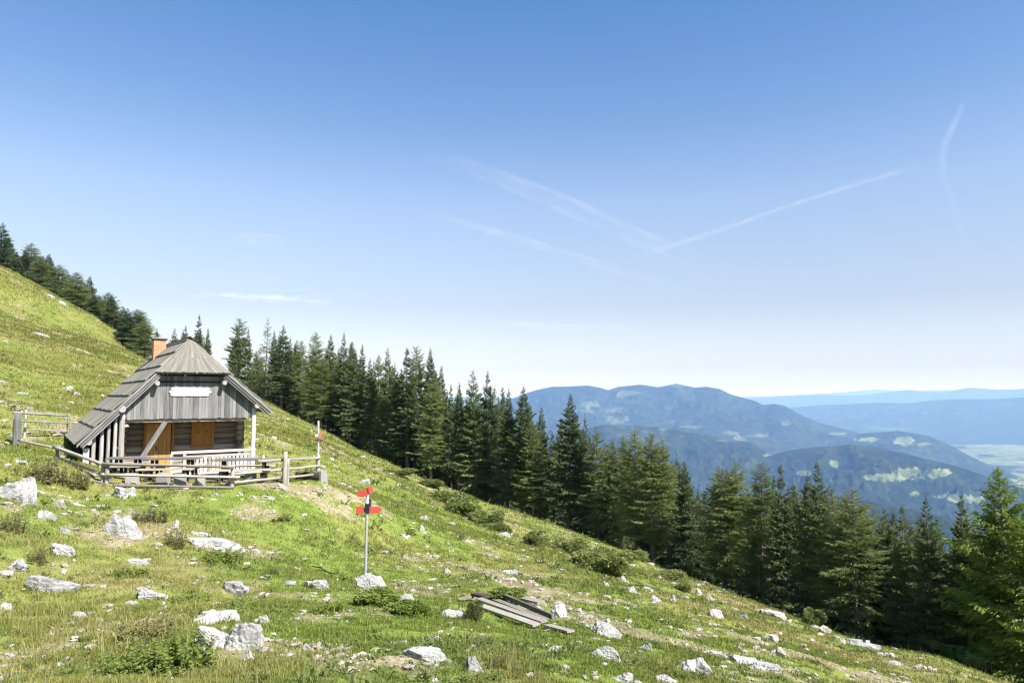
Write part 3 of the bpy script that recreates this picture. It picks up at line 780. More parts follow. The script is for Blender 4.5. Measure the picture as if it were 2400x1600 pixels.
def build_hut():
    root = empty("herdsman_hut", tuple(HUT), TH)
    tag(root, "weathered wooden mountain hut with steep board roof, porch and orange door", "hut")
    rng = np.random.default_rng(7)
    # log walls round the room
    w = MB(1)
    for k in range(10):
        z = FLOOR + .11 + k * .222
        w.log((-2.32, 1.72, z), (2.28, 1.72, z), .125, n=10, segs=8, wob=.035)
        for sx in (-2.08, 2.06):
            w.log((sx, 1.45, z + .1), (sx, 7.2, z + .1), .12, n=8, segs=4, wob=.03)
        w.log((-2.3, 7.0, z), (2.3, 7.0, z), .12, n=8, segs=3, wob=.03)
    w.build("log_wall", M['log_wood'], root, True)
    # dark side boarding of the lean-to on the left, and the back gable
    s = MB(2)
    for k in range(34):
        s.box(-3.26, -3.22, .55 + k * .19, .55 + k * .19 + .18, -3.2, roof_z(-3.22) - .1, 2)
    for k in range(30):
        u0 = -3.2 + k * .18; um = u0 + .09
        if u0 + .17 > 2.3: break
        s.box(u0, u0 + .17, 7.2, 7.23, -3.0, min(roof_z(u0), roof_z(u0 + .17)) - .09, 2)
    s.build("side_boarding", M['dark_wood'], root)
    # porch floor and ceiling
    f = MB(3)
    for k in range(9): f.box(-3.1, 2.4, .18 + k * .155, .18 + k * .155 + .148, FLOOR - .06, FLOOR + rng.normal(0, .003), 0)
    f.build("porch_floor", M['rail_wood'], root)
    c = MB(4)
    for k in range(7): c.box(-2.3, 2.25, .46 + k * .17, .46 + k * .17 + .165, -.80, -.77, 0)
    c.box(-2.25, 2.05, .44, .56, -1.00, -.88, 0, .9)
    for u in (-1.6, -.4, .8, 1.9): c.box(u, u + .14, .57, 1.6, -.97, -.83, 1)
    c.build("porch_ceiling", M['log_wood'], root)
    # gable boarding
    g = MB(5)
    u = -2.42
    while u < 2.3:
        wd = rng.uniform(.085, .135); u1 = min(u + wd, 2.32)
        zt = [min(roof_z(x) - .10, .70) for x in (u, u1 - .006)]
        zb = -.885 + rng.normal(0, .008) + (.0 if u > -2.2 else .03)
        dv = rng.normal(0, .004)
        g.hexa([(u, .35 + dv, zb), (u1 - .006, .35 + dv, zb), (u1 - .006, .378, zb), (u, .378, zb),
                (u, .35 + dv, zt[0]), (u1 - .006, .35 + dv, zt[1]), (u1 - .006, .378, zt[1]), (u, .378, zt[0])], 2)
        u = u1
    g.build("gable_boarding", M['grey_wood'], root)
    gb = MB(6)
    gb.prism([(-2.2, .382, -.85), (2.15, .382, -.85), (2.15, .382, -.2), (1.2, .382, .62), (-1.2, .382, .62), (-2.2, .382, -.42)], (0, .02, 0), .1)
    gb.box(-1.18, 1.12, .315, .345, .455, .515, 0, .25)
    gb.box(-1.95, 2.0, .44, .62, -.905, -.80, 0, .1)
    gb.build("gable_batten", M['dark_wood'], root)
    # roof: deck, board courses on both slopes, hip courses, ridge
    def slope_pts(side):
        return [np.array((0, 2.12)), np.array((side * 1.233, .815)), np.array((-3.62, -1.69)) if side < 0 else np.array((2.93, -.652))]
    L = 7.6
    r = MB(8)
    for side in (-1, 1):
        P = slope_pts(side)
        for a, b, v0a, v0b in ((P[0], P[1], .82, .02), (P[1], P[2], .02, .02)):
            n = np.array((-(b - a)[1], (b - a)[0])); n = n / np.linalg.norm(n); n = n if n[1] > 0 else -n
            a2, b2 = a - n * .07, b - n * .07
            r.hexa([(a2[0], v0a, a2[1]), (b2[0], v0b, b2[1]), (b2[0], L - .02, b2[1]), (a2[0], L - .02, a2[1]),
                    (a[0], v0a, a[1]), (b[0], v0b, b[1]), (b[0], L - .02, b[1]), (a[0], L - .02, a[1])], 0, .1)
        seg = [np.linalg.norm(P[1] - P[0]), np.linalg.norm(P[2] - P[1])]; tot = sum(seg)
        def pt(s):
            if s <= seg[0]: return P[0] + (P[1] - P[0]) * s / seg[0]
            return P[1] + (P[2] - P[1]) * (s - seg[0]) / seg[1]
        nc = 7 if side < 0 else 6
        cl = tot / nc
        for k in range(nc):
            s0, s1 = max(k * cl - .10, 0), (k + 1) * cl + (.05 if k == nc - 1 else .0)
            a, b = pt(s0), pt(s1)
            n = np.array((-(b - a)[1], (b - a)[0])); n = n / np.linalg.norm(n); n = n if n[1] > 0 else -n
            v = 0.0
            while v < L - .02:
                wd = rng.uniform(.075, .125); v1 = min(v + wd, L)
                def lim(p): return .82 * max(0, 1 - abs(p[0]) / 1.233)
                va, vb = lim(a), lim(b)
                e = rng.normal(0, .012); bb = b + (b - a) / np.linalg.norm(b - a) * e
                lift = .062 + rng.normal(0, .006)
                q0, q1 = a + n * .012, bb + n * lift
                h0, h1 = q0 + n * .022, q1 + n * .03
                if v1 > min(va, vb) + .01:
                    A0, A1 = max(v, va), max(v1 - .006, va + .002); B0, B1 = max(v, vb), max(v1 - .006, vb + .002)
                    r.hexa([(q0[0], A0, q0[1]), (q1[0], B0, q1[1]), (q1[0], B1, q1[1]), (q0[0], A1, q0[1]),
                            (h0[0], A0, h0[1]), (h1[0], B0, h1[1]), (h1[0], B1, h1[1]), (h0[0], A1, h0[1])], 0)
                v = v1
    def hipz(t): return 2.12 - 1.305 * t
    for k, (t0, t1) in enumerate(((.03, .60), (.57, 1.03))):
        lo = .045 if k == 0 else .07
        N = 30 if k == 0 else 38
        for i in range(N):
            a0, a1 = -1 + 2 * i / N, -1 + 2 * (i + .96) / N
            e = rng.normal(0, .008)
            def p(a, t, out): return np.array((a * 1.233 * t * 1.03, .82 * (1 - t) - out * .85, hipz(t) + out * .55))
            tt = t1 + e
            c8 = [p(a0, tt, lo), p(a1, tt, lo), p(a1, t0, .008 + .03 * k), p(a0, t0, .008 + .03 * k)]
            r.hexa(c8 + [q + np.array((0, -.02, .016)) for q in c8], 1, rng.uniform(-.25, .35))
    # hip deck
    r.hexa([(-1.22, .03, .76), (1.22, .03, .76), (.03, .82, 2.05), (-.03, .82, 2.05), (-1.22, .0, .80), (1.22, .0, .80), (.03, .80, 2.10), (-.03, .80, 2.10)], 0, .1)
    r.beam((-.03, .86, 2.15), (-.03, L, 2.15), .22, .03, (-.6, 0, 1))
    r.beam((.06, .70, 2.17), (.06, L, 2.17), .22, .03, (.7, 0, 1))
    r.build("roof", M['roof_wood'], root)
    # barge boards, layered
    for side in (-1, 1):
        P = slope_pts(side)
        for a, b in ((P[1], P[2]),):
            d = (b - a) / np.linalg.norm(b - a); n = np.array((-d[1], d[0])); n = n if n[1] > 0 else -n
            bb = MB(10 + side)
            for off, v, wd, t in ((.015, -.035, .11, .75), (-.085, .0, .09, .35), (-.165, .045, .08, .8)):
                q0, q1 = a + n * off - d * .05, b + n * off + d * (.02 if off > 0 else -.05)
                bb.hexa([(q0[0], v, q0[1] - wd), (q1[0], v, q1[1] - wd), (q1[0], v + .03, q1[1] - wd), (q0[0], v + .03, q0[1] - wd),
                         (q0[0], v, q0[1]), (q1[0], v, q1[1]), (q1[0], v + .03, q1[1]), (q0[0], v + .03, q0[1])], 0, t)
            bb.build("barge_board", M['grey_wood'], root)
    # purlin and plate ends
    for (u, z, rr, v0) in ((-1.2, .42, .085, -.02), (1.12, .46, .085, -.02), (2.36, -.42, .10, .02), (-2.30, -.50, .12, -.02), (-3.28, -1.62, .11, .05)):
        p = MB(20); p.log((u, v0, z), (u, 1.5, z), rr, n=10, segs=2, wob=.03); p.build("purlin", M['pale_wood'], root)
    # posts
    def knobby(p0, p1, rad, seed, stubs):
        m = MB(seed); m.log(p0, p1, rad, rad * .85, 10, 9, .09)
        for (z, ang, ln) in stubs:
            b = np.array((p0[0], p0[1], z)); d = np.array((math.cos(ang), math.sin(ang) * .5, .15)); m.log(b, b + d * ln, .03, .018, 6, 2, .05)
        m.build("porch_post", M['pale_wood'], root, True)
    knobby((2.31, .33, FLOOR), (2.31, .33, -.5), .095, 31, [(-1.2, 0.1, .24), (-1.25, 3.0, .2), (-1.75, .2, .26), (-1.5, 3.2, .17), (-2.05, 2.9, .18), (-.8, 2.8, .16)])
    knobby((-2.25, .33, FLOOR - .1), (-2.25, .33, -.6), .105, 32, [(-1.1, .3, .2), (-1.9, 3.0, .18), (-1.15, 0, .22)])
    for i, (u, zt) in enumerate(((-2.47, -.62), (-2.67, -.80), (-2.88, -1.0), (-3.12, -1.3))):
        m = MB(33 + i); m.log((u, .36, -3.1), (u + .01, .36, min(zt, roof_z(u) - .16)), .072, .062, 8, 6, .06); m.build("porch_post", M['pale_wood'], root, True)
    m = MB(38); m.box(-3.42, -3.24, .30, .42, -2.95, -1.85, 2, .9); m.build("white_panel", M['sign_wood'], root)
    # stone footing on the left and low stones between the posts
    st = MB(39)
    for k in range(70):
        u = rng.uniform(-3.3, -2.15); z = rng.uniform(-3.15, -2.35 + .0 * u); s_ = rng.uniform(.07, .14)
        v = .44 + rng.uniform(0, .1)
        a = rng.normal(0, .02, (8, 3))
        c8 = np.array([(u - s_, v, z - s_ * .6), (u + s_, v, z - s_ * .6), (u + s_, v + .2, z - s_ * .6), (u - s_, v + .2, z - s_ * .6), (u - s_ * .8, v, z + s_ * .6), (u + s_ * .7, v, z + s_ * .6), (u + s_, v + .2, z + s_ * .6), (u - s_, v + .2, z + s_ * .6)]) + a
        st.hexa(c8)
    st.build("stone_footing", M['rock_warm'], root)
    # door with two leaves
    d = MB(40)
    d.box(-1.40, -1.31, 1.50, 1.66, FLOOR, -1.0, 2, .2); d.box(-.43, -.34, 1.50, 1.66, FLOOR, -1.0, 2, .2); d.box(-1.31, -.43, 1.50, 1.66, -1.10, -1.0, 0, .2)
    fr = d.build("door_frame", M['shutter_wood'], root)
    for u0, u1 in ((-1.305, -.885), (-.875, -.435)):
        q = MB(int(100 + u0 * 10)); k = u0
        while k < u1 - .02:
            q.box(k, min(k + .135, u1) - .004, 1.535, 1.575, FLOOR + .03, -1.105, 2); k += .14
        leaf = q.build("door", M['door_wood'], root)
        for z in (-2.75, -1.4):
            tr = MB(41); tr.box(u0 + .03, u1 - .03, 1.515, 1.533, z, z + .10, 0, .3); tr.build("cross_batten", M['door_wood'], leaf)
        if u0 < -1:
            h = MB(42); h.log((-.95, 1.50, -2.1), (-.95, 1.50, -1.95), .012, n=6, segs=1, wob=0); h.box(-.97, -.93, 1.505, 1.535, -2.12, -1.93); h.build("handle", M['black'], leaf)
        else:
            h = MB(43); h.prism([(-.60, 1.53, -1.42), (-.55, 1.53, -1.36), (-.65, 1.53, -1.36)], (0, .003, 0)); h.build("heart_cutout", M['black'], leaf)
    # window with closed shutters
    d = MB(44)
    d.box(.27, .352, 1.49, 1.62, -2.04, -1.03, 2, .4); d.box(1.025, 1.11, 1.49, 1.62, -2.04, -1.03, 2, .4); d.box(.352, 1.025, 1.49, 1.62, -1.11, -1.03, 0, .4); d.box(.352, 1.025, 1.47, 1.62, -2.04, -1.965, 0, .4)
    wf = d.build("window_frame", M['shutter_wood'], root)
    for u0, u1 in ((.355, .687), (.692, 1.022)):
        q = MB(45); k = u0
        while k < u1 - .01:
            q.box(k, min(k + .11, u1) - .003, 1.525, 1.555, -1.96, -1.115, 2); k += .111
        sh = q.build("shutter", M['shutter_wood'], root)
        cu = (u0 + u1) / 2
        h = MB(46); h.prism([(cu, 1.521, -1.50), (cu + .045, 1.521, -1.43), (cu + .022, 1.521, -1.405), (cu, 1.521, -1.425), (cu - .022, 1.521, -1.405), (cu - .045, 1.521, -1.43)], (0, .003, 0)); h.build("heart_cutout", M['black'], sh)
    # balustrade with cut-out balusters
    b = MB(50)
    b.beam((-.62, .33, -2.13), (2.40, .33, -2.12), .12, .085, tint=.85)
    b.beam((-.2, .33, -2.30), (2.30, .33, -2.28), .05, .07)
    b.beam((-.2, .33, -2.93), (2.30, .33, -2.91), .06, .08)
    b.beam((-.62, .33, FLOOR), (-.62, .33, -2.17), .09, .09, (1, 0, 0)); b.beam((-.16, .33, FLOOR), (-.16, .33, -2.17), .10, .10, (1, 0, 0))
    for z in (-2.42, -2.62, -2.82): b.beam((-.60, .36, z), (-.18, .36, z + .01), .03, .12)
    bal = b.build("balustrade", M['pale_wood'], root)
    for k in range(16):
        u = .0 + k * .145
        prof = [(.05, 0), (.055, .10), (.028, .16), (.055, .24), (.06, .32), (.03, .40), (.05, .46), (.05, .60)]
        pts = [(u + x, .305, -2.90 + z) for x, z in prof] + [(u - x, .305, -2.90 + z) for x, z in prof[::-1]]
        q = MB(60 + k); q.prism(pts, (0, .022, 0), None, (0, 0, 1)); q.build("baluster", M['pale_wood'], bal)
    # slanting plank in front of the door
    p = MB(80); p.beam((-.86, .28, -.98), (-2.10, -.30, -2.98), .17, .05, (.4, -1, .2), .3); p.build("slanting_plank", M['grey_wood'], root)
    # step
    # chimney
    ch = MB(85); ch.box(-.66, -.18, 5.25, 5.73, 1.2, 2.36); chim = ch.build("chimney", M['brick'], root)
    cc = MB(86); cc.box(-.70, -.14, 5.21, 5.77, 2.36, 2.40, tint=.2); cc.build("flue_collar", M['soot'], chim)
    cc = MB(87); cc.box(-.74, -.10, 5.17, 5.81, 2.40, 2.445); cc.build("chimney_cap", M['concrete'], chim)
build_hut()
def build_sign():
    o = empty("name_board", tuple(hut_world(0, .33, .1)), TH)
    tag(o, "whitewashed blank board of three planks with notched ends on the hut gable", "sign")
    for z0, z1, a, b in ((.075, .185, -.66, .62), (-.035, .070, -.72, .68), (-.145, -.040, -.67, .60)):
        m = MB(int(z0 * 1000) + 500); 
        m.prism([(a, -.02, z0), (b, -.02, z0), (b + .05, -.02, (z0 + z1) / 2), (b, -.02, z1), (a, -.02, z1), (a - .05, -.02, (z0 + z1) / 2)], (0, .025, 0), None, (1, 0, 0))
        m.build("board", M['sign_wood'], o)
build_sign()

# ---------------------------------------------------------------- fences, furniture, poles
def pole(mb, pa, Ya, pb, Yb, rad, **kw):
    mb.log(at(pa[0], pa[1], Ya), at(pb[0], pb[1], Yb), rad, kw.pop('r1', rad * .85), **kw)
def fence(name, label, posts, rails, mat='rail_wood', ctr=None):
    g0 = ctr
    root = empty(name, tuple(g0)); tag(root, label, "fence", "rail fences round the hut")
    sh = np.array(g0)
    for i, (x, ytop, Y, rad) in enumerate(posts):
        top = at(x, ytop, Y); gz = float(height(top[:1], top[1:2])[0]) - .25
        m = MB(200 + i + int(x)); m.log(np.array((top[0], top[1], gz)) - sh, top - sh + np.array((.02, 0, 0)), rad, rad * .85, 9, 5, .08); m.build("post", M['grey_wood' if rad > .1 else 'rail_wood'], root, True)
    for i, (a, Ya, b, Yb, rad) in enumerate(rails):
        m = MB(300 + i + int(a[0])); m.log(at(*a, Ya) - sh, at(*b, Yb) - sh, rad * .98, rad * .82, 8, 7, .14, squash=.8); m.build("rail", M[mat], root, True)
fence("rail_fence", "short rail fence up the slope behind the thick grey post", [(60, 960, 29.0, .05), (161, 968, 30.6, .055)],
      [((30, 966), 28.2, (160, 974), 30.5, .05), ((32, 985), 28.2, (161, 992), 30.5, .05), ((58, 1004), 28.9, (161, 1011), 30.5, .05)], 'grey_wood', at(110, 1010, 29.8))
fence("rail_fence", "low side fence running down the bank from the thick grey post to the yard corner", [(41, 968, 27.2, .155), (136, 1042, 25.0, .09), (243, 1086, 23.1, .10)],
      [((44, 1031), 27.0, (128, 1049), 25.2, .05), ((126, 1047), 25.0, (247, 1090), 22.95, .075), ((130, 1071), 25.0, (245, 1112), 22.95, .055), ((150, 1108), 24.0, (240, 1131), 22.9, .045)], 'rail_wood', at(140, 1090, 25.0))
fence("rail_fence", "long front fence of three bleached rails before the hut yard", [(251, 1088, 23.0, .075), (545, 1088, 23.4, .07)],
      [((240, 1087), 22.9, (548, 1094), 23.3, .068), ((250, 1112), 22.9, (562, 1118), 23.3, .058), ((222, 1136), 22.9, (548, 1142), 23.25, .062)], 'rail_wood', at(400, 1142, 23.1))
fence("rail_fence", "right hand fence rising from the front fence to the marker pole", [(616, 1066, 25.0, .04), (668, 1058, 24.9, .075), (674, 1075, 25.0, .06), (745, 1066, 26.2, .07)],
      [((604, 1080), 24.3, (750, 1072), 26.2, .068), ((540, 1111), 23.5, (750, 1091), 26.2, .065), ((532, 1132), 23.45, (735, 1112), 26.0, .07)], 'rail_wood', at(640, 1125, 24.8))

def on_ground(x, y): return float(height(np.array([x]), np.array([y]))[0])
def picnic_table(c, rz, ln, label, top_z=.74):
    o = empty("picnic_table", (c[0], c[1], c[2]), rz); tag(o, label, "table", "picnic tables in the hut yard")
    m = MB(400)
    for k in range(4): m.box(-ln / 2, ln / 2, -.36 + k * .185, -.36 + k * .185 + .175, top_z - .045, top_z, 0)
    m.build("table_top", M['grey_wood'], o)
    for s in (-1, 1):
        m = MB(401); m.box(-ln / 2, ln / 2, s * .72 - .14, s * .72 + .14, .40, .445, 0); m.build("bench_seat", M['rail_wood'], o)
        m = MB(402); x = s * (ln / 2 - .3)
        m.beam((x, -.34, 0), (x, -.20, top_z - .05), .10, .08, (1, 0, 0)); m.beam((x, .34, 0), (x, .20, top_z - .05), .10, .08, (1, 0, 0))
        m.beam((x + .06, -.84, .36), (x + .06, .84, .36), .05, .10)
        m.beam((x, -.75, 0), (x, -.66, .38), .09, .07, (1, 0, 0)); m.beam((x, .75, 0), (x, .66, .38), .09, .07, (1, 0, 0))
        m.build("trestle", M['dark_wood'], o)
def yard(px, Y):
    a = at(px, 1100, Y); return (a[0], a[1], on_ground(a[0], a[1]))
picnic_table(yard(404, 24.7), R(8), 1.75, "grey picnic table before the hut door")
picnic_table(yard(572, 25.0), R(12), 1.9, "grey picnic table by the right hand porch post")
picnic_table(yard(300, 24.6), R(10), 1.2, "short dark table behind the left end of the front fence", .66)
for i, (px, Y, w, h, lab) in enumerate(((384, 23.6, .36, .36, "pale stone block seat, left of the pair under the middle rail"), (423, 23.6, .38, .38, "pale stone block seat, right of the pair under the middle rail"),
                                        (310, 23.7, .42, .30, "pale sloping stone block by the left end of the front fence"), (470, 23.7, .30, .30, "small pale stone block below the balusters"),
                                        (752, 26.3, .40, .36, "square pale block at the foot of the marker pole"), (588, 24.6, .42, .32, "pale block under the right hand picnic table"))):
    x, y, z = yard(px, Y)
    m = MB(450 + i); j = m.rng.normal(0, .02, (8, 3)); a = w / 2
    m.hexa(np.array([(-a, -a * .7, -.1), (a, -a * .7, -.1), (a, a * .7, -.1), (-a, a * .7, -.1), (-a * .9, -a * .6, h), (a * .9, -a * .6, h), (a * .9, a * .6, h), (-a * .9, a * .6, h)]) + j)
    o = m.build("stone_block", M['concrete']); o.location = (x, y, z); o.rotation_euler = (0, 0, .3 * i)
    tag(o, lab, "block", "stone blocks in the yard")
# log lying under the right fence
x, y, z = yard(722, 26.0)
m = MB(470); m.log((-.42, 0, .1), (.38, .08, .12), .16, .13, 10, 4, .07); o = m.build("log", M['dark_wood'], None, True); o.location = (x, y, z)
tag(o, "short dark log lying beside the pale block under the right fence", "log")

# marker pole at the end of the right fence
def build_marker():
    b = at(745, 1128, 26.25); gz = on_ground(b[0], b[1])
    o = empty("marker_pole", (b[0], b[1], gz)); tag(o, "slim grey pole with small red and white trail plates at the fence end", "pole")
    top = at(744, 986, 26.25)[2] - gz
    m = MB(480); m.log((0, 0, -.2), (-.02, 0, top), .045, .03, 8, 6, .05); m.build("pole", M['pale_wood'], o, True)
    zz = at(745, 1022, 26.25)[2] - gz
    for dz, x0, x1, mat, rz in ((.04, .02, .13, 'faded_red', .5), (-.08, .0, .15, 'faded_red', .2), (-.01, -.11, -.02, 'white_paint', .3), (-.16, -.10, .15, 'black', .1)):
        m = MB(481); c, s = math.cos(rz), math.sin(rz); h = .085 if mat != 'black' else .035
        m.prism([(x0 * c, -.06 + x0 * s, zz + dz), (x1 * c, -.06 + x1 * s, zz + dz), ((x1 + .04) * c, -.06 + x1 * s, zz + dz + h / 2), (x1 * c, -.06 + x1 * s, zz + dz + h), (x0 * c, -.06 + x0 * s, zz + dz + h)], (.004, -.015, 0))
        m.build("trail_plate", M[mat], o)
build_marker()

# signpost
def build_signpost():
    b = ground_hit(855, 1373); o = empty("signpost", tuple(b)); tag(o, "steel signpost with red arrow plates standing before a white boulder", "signpost")
    top = at(861.5, 1151, b[1]) - b
    m = MB(490); m.log((0, 0, -.3), tuple(top), .034, .034, 12, 4, .0, squash=1.0); m.build("pole", M['steel'], o, True)
    ax = np.array(top) / np.linalg.norm(top)
    def plate(h, ang, ln, wd, tilt, gap, tip, lab):
        base = ax * h
        d = np.array((math.cos(ang), math.sin(ang), 0)); d = d + np.array((0, 0, tilt)); d /= np.linalg.norm(d)
        n = np.cross(d, (0, 0, 1)); n /= np.linalg.norm(n); n = n if n[1] < 0 else -n
        up = np.cross(n, d); up = up if up[2] > 0 else -up
        p = MB(int(491 + h * 10)); c = base + n * .04
        s, e = gap, gap + ln
        pts = [c + d * s - up * wd / 2, c + d * e - up * wd / 2, c + d * (e + tip) , c + d * e + up * wd / 2, c + d * s + up * wd / 2]
        p.prism([tuple(q) for q in pts], tuple(n * .006), None, tuple(d))
        q = p.build("arrow_plate", M['red'], o)
        if lab: q["label"] = lab
        k = MB(495); k.beam(tuple(base + n * .02 - d * .02), tuple(base + n * .02 + d * (gap + .06)), .03, .10, tuple(up)); k.build("clamp", M['black'], o)
    T = float(np.linalg.norm(top))
    plate(T - .02, R(190), .20, .155, -.16, .0, .06, "upper red arrow pointing left")
    plate(T + .03, R(38), .10, .17, .10, .0, .02, "upper red arrow seen almost end on")
    plate(T - .42, R(196), .18, .165, -.0, .08, .0, "lower red plate with blunt end on the left")
    plate(T - .43, R(20), .21, .165, -.02, .05, .09, "lower red arrow pointing right")
    m = MB(499); m.beam(tuple(ax * (T - .28)), tuple(ax * (T - .5)), .09, .10, (0, 1, 0)); m.build("bracket", M['black'], o)
    m = MB(498); m.beam(tuple(ax * (T - .17) + np.array((.06, .01, 0))), tuple(ax * (T - .36) + np.array((.07, .01, 0))), .05, .02, (0, 1, 0)); m.build("rusty_plate", M['dark_wood'], o)
build_signpost()

# loose planks
def plank(a, b, w, t, lift_a, lift_b, label, mat='plank_wood', tint=None, seed=0, edge=False):
    A = ground_hit(*a); B = ground_hit(*b); c = (A + B) / 2
    gz = on_ground(c[0], c[1]); sag = max(0, gz - c[2]) + .02
    A = A + (0, 0, lift_a + sag); B = B + (0, 0, lift_b + sag)
    m = MB(seed); m.beam(A - c, B - c, t if edge else w, w if edge else t, (0, -.10, 1), tint)
    o = m.build("plank", M[mat]); o.location = tuple(c); tag(o, label, "plank", "pile of old planks on the grass")
plank((1128, 1428), (1258, 1474), .15, .03, .05, .05, "broad pale plank along the near side of the pile", tint=.85, seed=1)
plank((1122, 1416), (1276, 1468), .13, .03, .08, .05, "grey plank second from the near side of the pile", tint=.55, seed=2)
plank((1146, 1410), (1278, 1466), .12, .03, .06, .08, "brownish plank in the middle of the pile", tint=.35, seed=3)
plank((1157, 1407), (1296, 1464), .085, .05, .15, .10, "thick dark plank on edge along the top of the pile", tint=.1, seed=4, edge=True)
plank((1112, 1408), (1140, 1418), .16, .05, .12, .14, "short brown board end at the upper left of the pile", 'dark_wood', .9, 5)
plank((1200, 1412), (1268, 1428), .17, .04, .12, .10, "short grey plank on the far side of the pile against the white rock", tint=.6, seed=6)
plank((1282, 1474), (1338, 1488), .12, .03, .03, .02, "loose pale plank lying in the grass off the right end of the pile", tint=.7, seed=7)
plank((1082, 1411), (1108, 1405), .10, .04, .05, .05, "small loose board beyond the left end of the pile", tint=.5, seed=8)

# ---------------------------------------------------------------- conifers
def tube(pts, rads, n=7):
    pts = np.array(pts, float); V = []; F = []
    for i, (p, r) in enumerate(zip(pts, rads)):
        d = pts[min(i + 1, len(pts) - 1)] - pts[max(i - 1, 0)]; d /= np.linalg.norm(d)
        s = np.cross(d, (0.3, 1, .1)); s /= np.linalg.norm(s); u = np.cross(s, d)
        for j in range(n):
            a = 6.2832 * j / n; V.append(p + (s * math.cos(a) + u * math.sin(a)) * r)
    for i in range(len(pts) - 1):
        for j in range(n):
            F.append((i * n + j, i * n + (j + 1) % n, (i + 1) * n + (j + 1) % n, (i + 1) * n + j))
    return V, F
def sprays(base, dirs, ln, wd, rng, droop=.25):
    """leafy rhombs: base points, directions, lengths, widths"""
    n = len(base)
    d = dirs / np.linalg.norm(dirs, axis=1)[:, None]
    r = rng.normal(0, 1, (n, 3)); s = np.cross(d, r); s /= np.linalg.norm(s, axis=1)[:, None]
    tip = base + d * ln[:, None]; tip[:, 2] -= droop * ln * rng.uniform(.2, 1, n)
    mid = base + d * (ln * .45)[:, None]
    V = np.stack([base, mid - s * (wd / 2)[:, None], tip, mid + s * (wd / 2)[:, None]], 1).reshape(-1, 3)
    F = np.arange(4 * n).reshape(n, 4)
    return V, F
def conifer(seed, kind, H, Rad, base, dens=1.0, leaf=1.0, gap=0.0, whorls=None, loose=0.0):
    rng = np.random.default_rng(seed)
    lean = rng.normal(0, .012, 2)
    larch = kind == 'larch'
    tz = np.linspace(-.6, H, 12)
    bend = rng.normal(0, .03, 2)
    axis = lambda z: np.array((lean[0] * z + bend[0] * math.sin(z / H * 5), lean[1] * z + bend[1] * math.sin(z / H * 4), z))
    r0 = H * .0125 + .03
    tv, tf = tube([axis(z) for z in tz], [max(r0 * (1 - (z / H) * .97) * (1.25 if z < .3 else 1), .008) for z in tz], 9)
    B = []; D = []; L = []; W = []; T = []
    z = base * H; wv = []; wf = []
    step0 = H / (whorls or (44 if not larch else 40))
    while z < H * .985:
        t = (z - base * H) / (H * (1 - base))
        if larch: env = (1 - t) ** .62 * (.55 + .45 * min(1, t / .18))
        else: env = (1 - t) ** .95 * (.66 + .34 * min(1, t / .12)) * 1.08
        if rng.random() < gap and t < .9:
            z += step0 * .8; continue
        nb = int(rng.integers(4, 7)) if t < .9 else 4
        a0 = rng.random() * 6.28
        for b in range(nb):
            az = a0 + b * 6.283 / nb + rng.normal(0, .25)
            ln = Rad * env * rng.uniform(.55, 1.18) + .12 * (1 - t) + .02
            if rng.random() < .08: ln *= 1.25
            pitch = (-.42 + 1.15 * t if not larch else -.12 + .65 * t) + rng.normal(0, .18)
            zz = z + rng.normal(0, step0 * .55)
            o = axis(zz); hd = np.array((math.cos(az), math.sin(az), 0.0))
            m = max(4, int((5 + ln * 13) * dens))
            s = np.sort(rng.uniform(.08, 1.0, m)) ** .85
            curve = ln * (s * math.tan(pitch) - .10 * s ** 2 + (.24 if not larch else .10) * s ** 3)
            p = o + hd * (s * ln)[:, None]; p[:, 2] += curve
            side = np.where(np.arange(m) % 2, 1.0, -1.0)[:, None] * np.array((-math.sin(az), math.cos(az), 0.0))
            out = hd + side * rng.uniform(.2, 1.1, m)[:, None] + rng.normal(0, .22, (m, 3))
            out[:, 2] += (-.38 if not larch else -.30) + .5 * t + rng.normal(0, .15, m)
            spread = (.12 + .20 * (1 - s)) * ln
            p = p + side * (rng.uniform(0, 1, m) * spread)[:, None]
            if loose: p = p + rng.normal(0, loose, p.shape) * (.4 + .6 * s)[:, None]
            B.append(p); D.append(out)
            l_ = (.22 + .22 * (1 - s * .6)) * (.55 + .45 * min(1.0, ln / 1.0)) * leaf * rng.uniform(.7, 1.3, m) * (.45 + .55 * min(1.0, (1 - t) / .35))
            L.append(l_); W.append(l_ * rng.uniform(.26, .42, m) * (1.0 if not larch else .62)); T.append(np.full(m, rng.random()))
            if larch or rng.random() < .25:
                tv2, tf2 = tube([o, o + hd * ln * .5 + (0, 0, ln * (.5 * math.tan(pitch) - .02)), o + hd * ln * .95 + (0, 0, ln * (.95 * math.tan(pitch)))], [.018 + .012 * ln, .012, .004], 3)
                k = len(tv); tf = list(tf) + [tuple(i + k for i in q) for q in tf2]; tv = list(tv) + list(tv2)
        z += step0 * rng.uniform(.65, 1.35) * (1 - .45 * t)
    # dead twigs on the bare lower trunk
    zz = .06 * H
    while zz < base * H:
        az = rng.random() * 6.28; ln = rng.uniform(.3, .9); o = axis(zz)
        tv2, tf2 = tube([o, o + np.array((math.cos(az) * ln, math.sin(az) * ln, -.15 * ln))], [.014, .004], 3)
        k = len(tv); tf = list(tf) + [tuple(i + k for i in q) for q in tf2]; tv = list(tv) + list(tv2); zz += rng.uniform(.12, .4)
    # leader
    n = 26; zt = rng.uniform(H * .93, H * 1.0, n)
    B.append(np.array([axis(q) for q in zt])); a = rng.random(n) * 6.28
    D.append(np.c_[np.cos(a) * .5, np.sin(a) * .5, np.full(n, .9)]); L.append(np.full(n, .15 * leaf)); W.append(np.full(n, .06)); T.append(np.full(n, .5))
    B, D, L, W, T = np.concatenate(B), np.concatenate(D), np.concatenate(L), np.concatenate(W), np.concatenate(T)
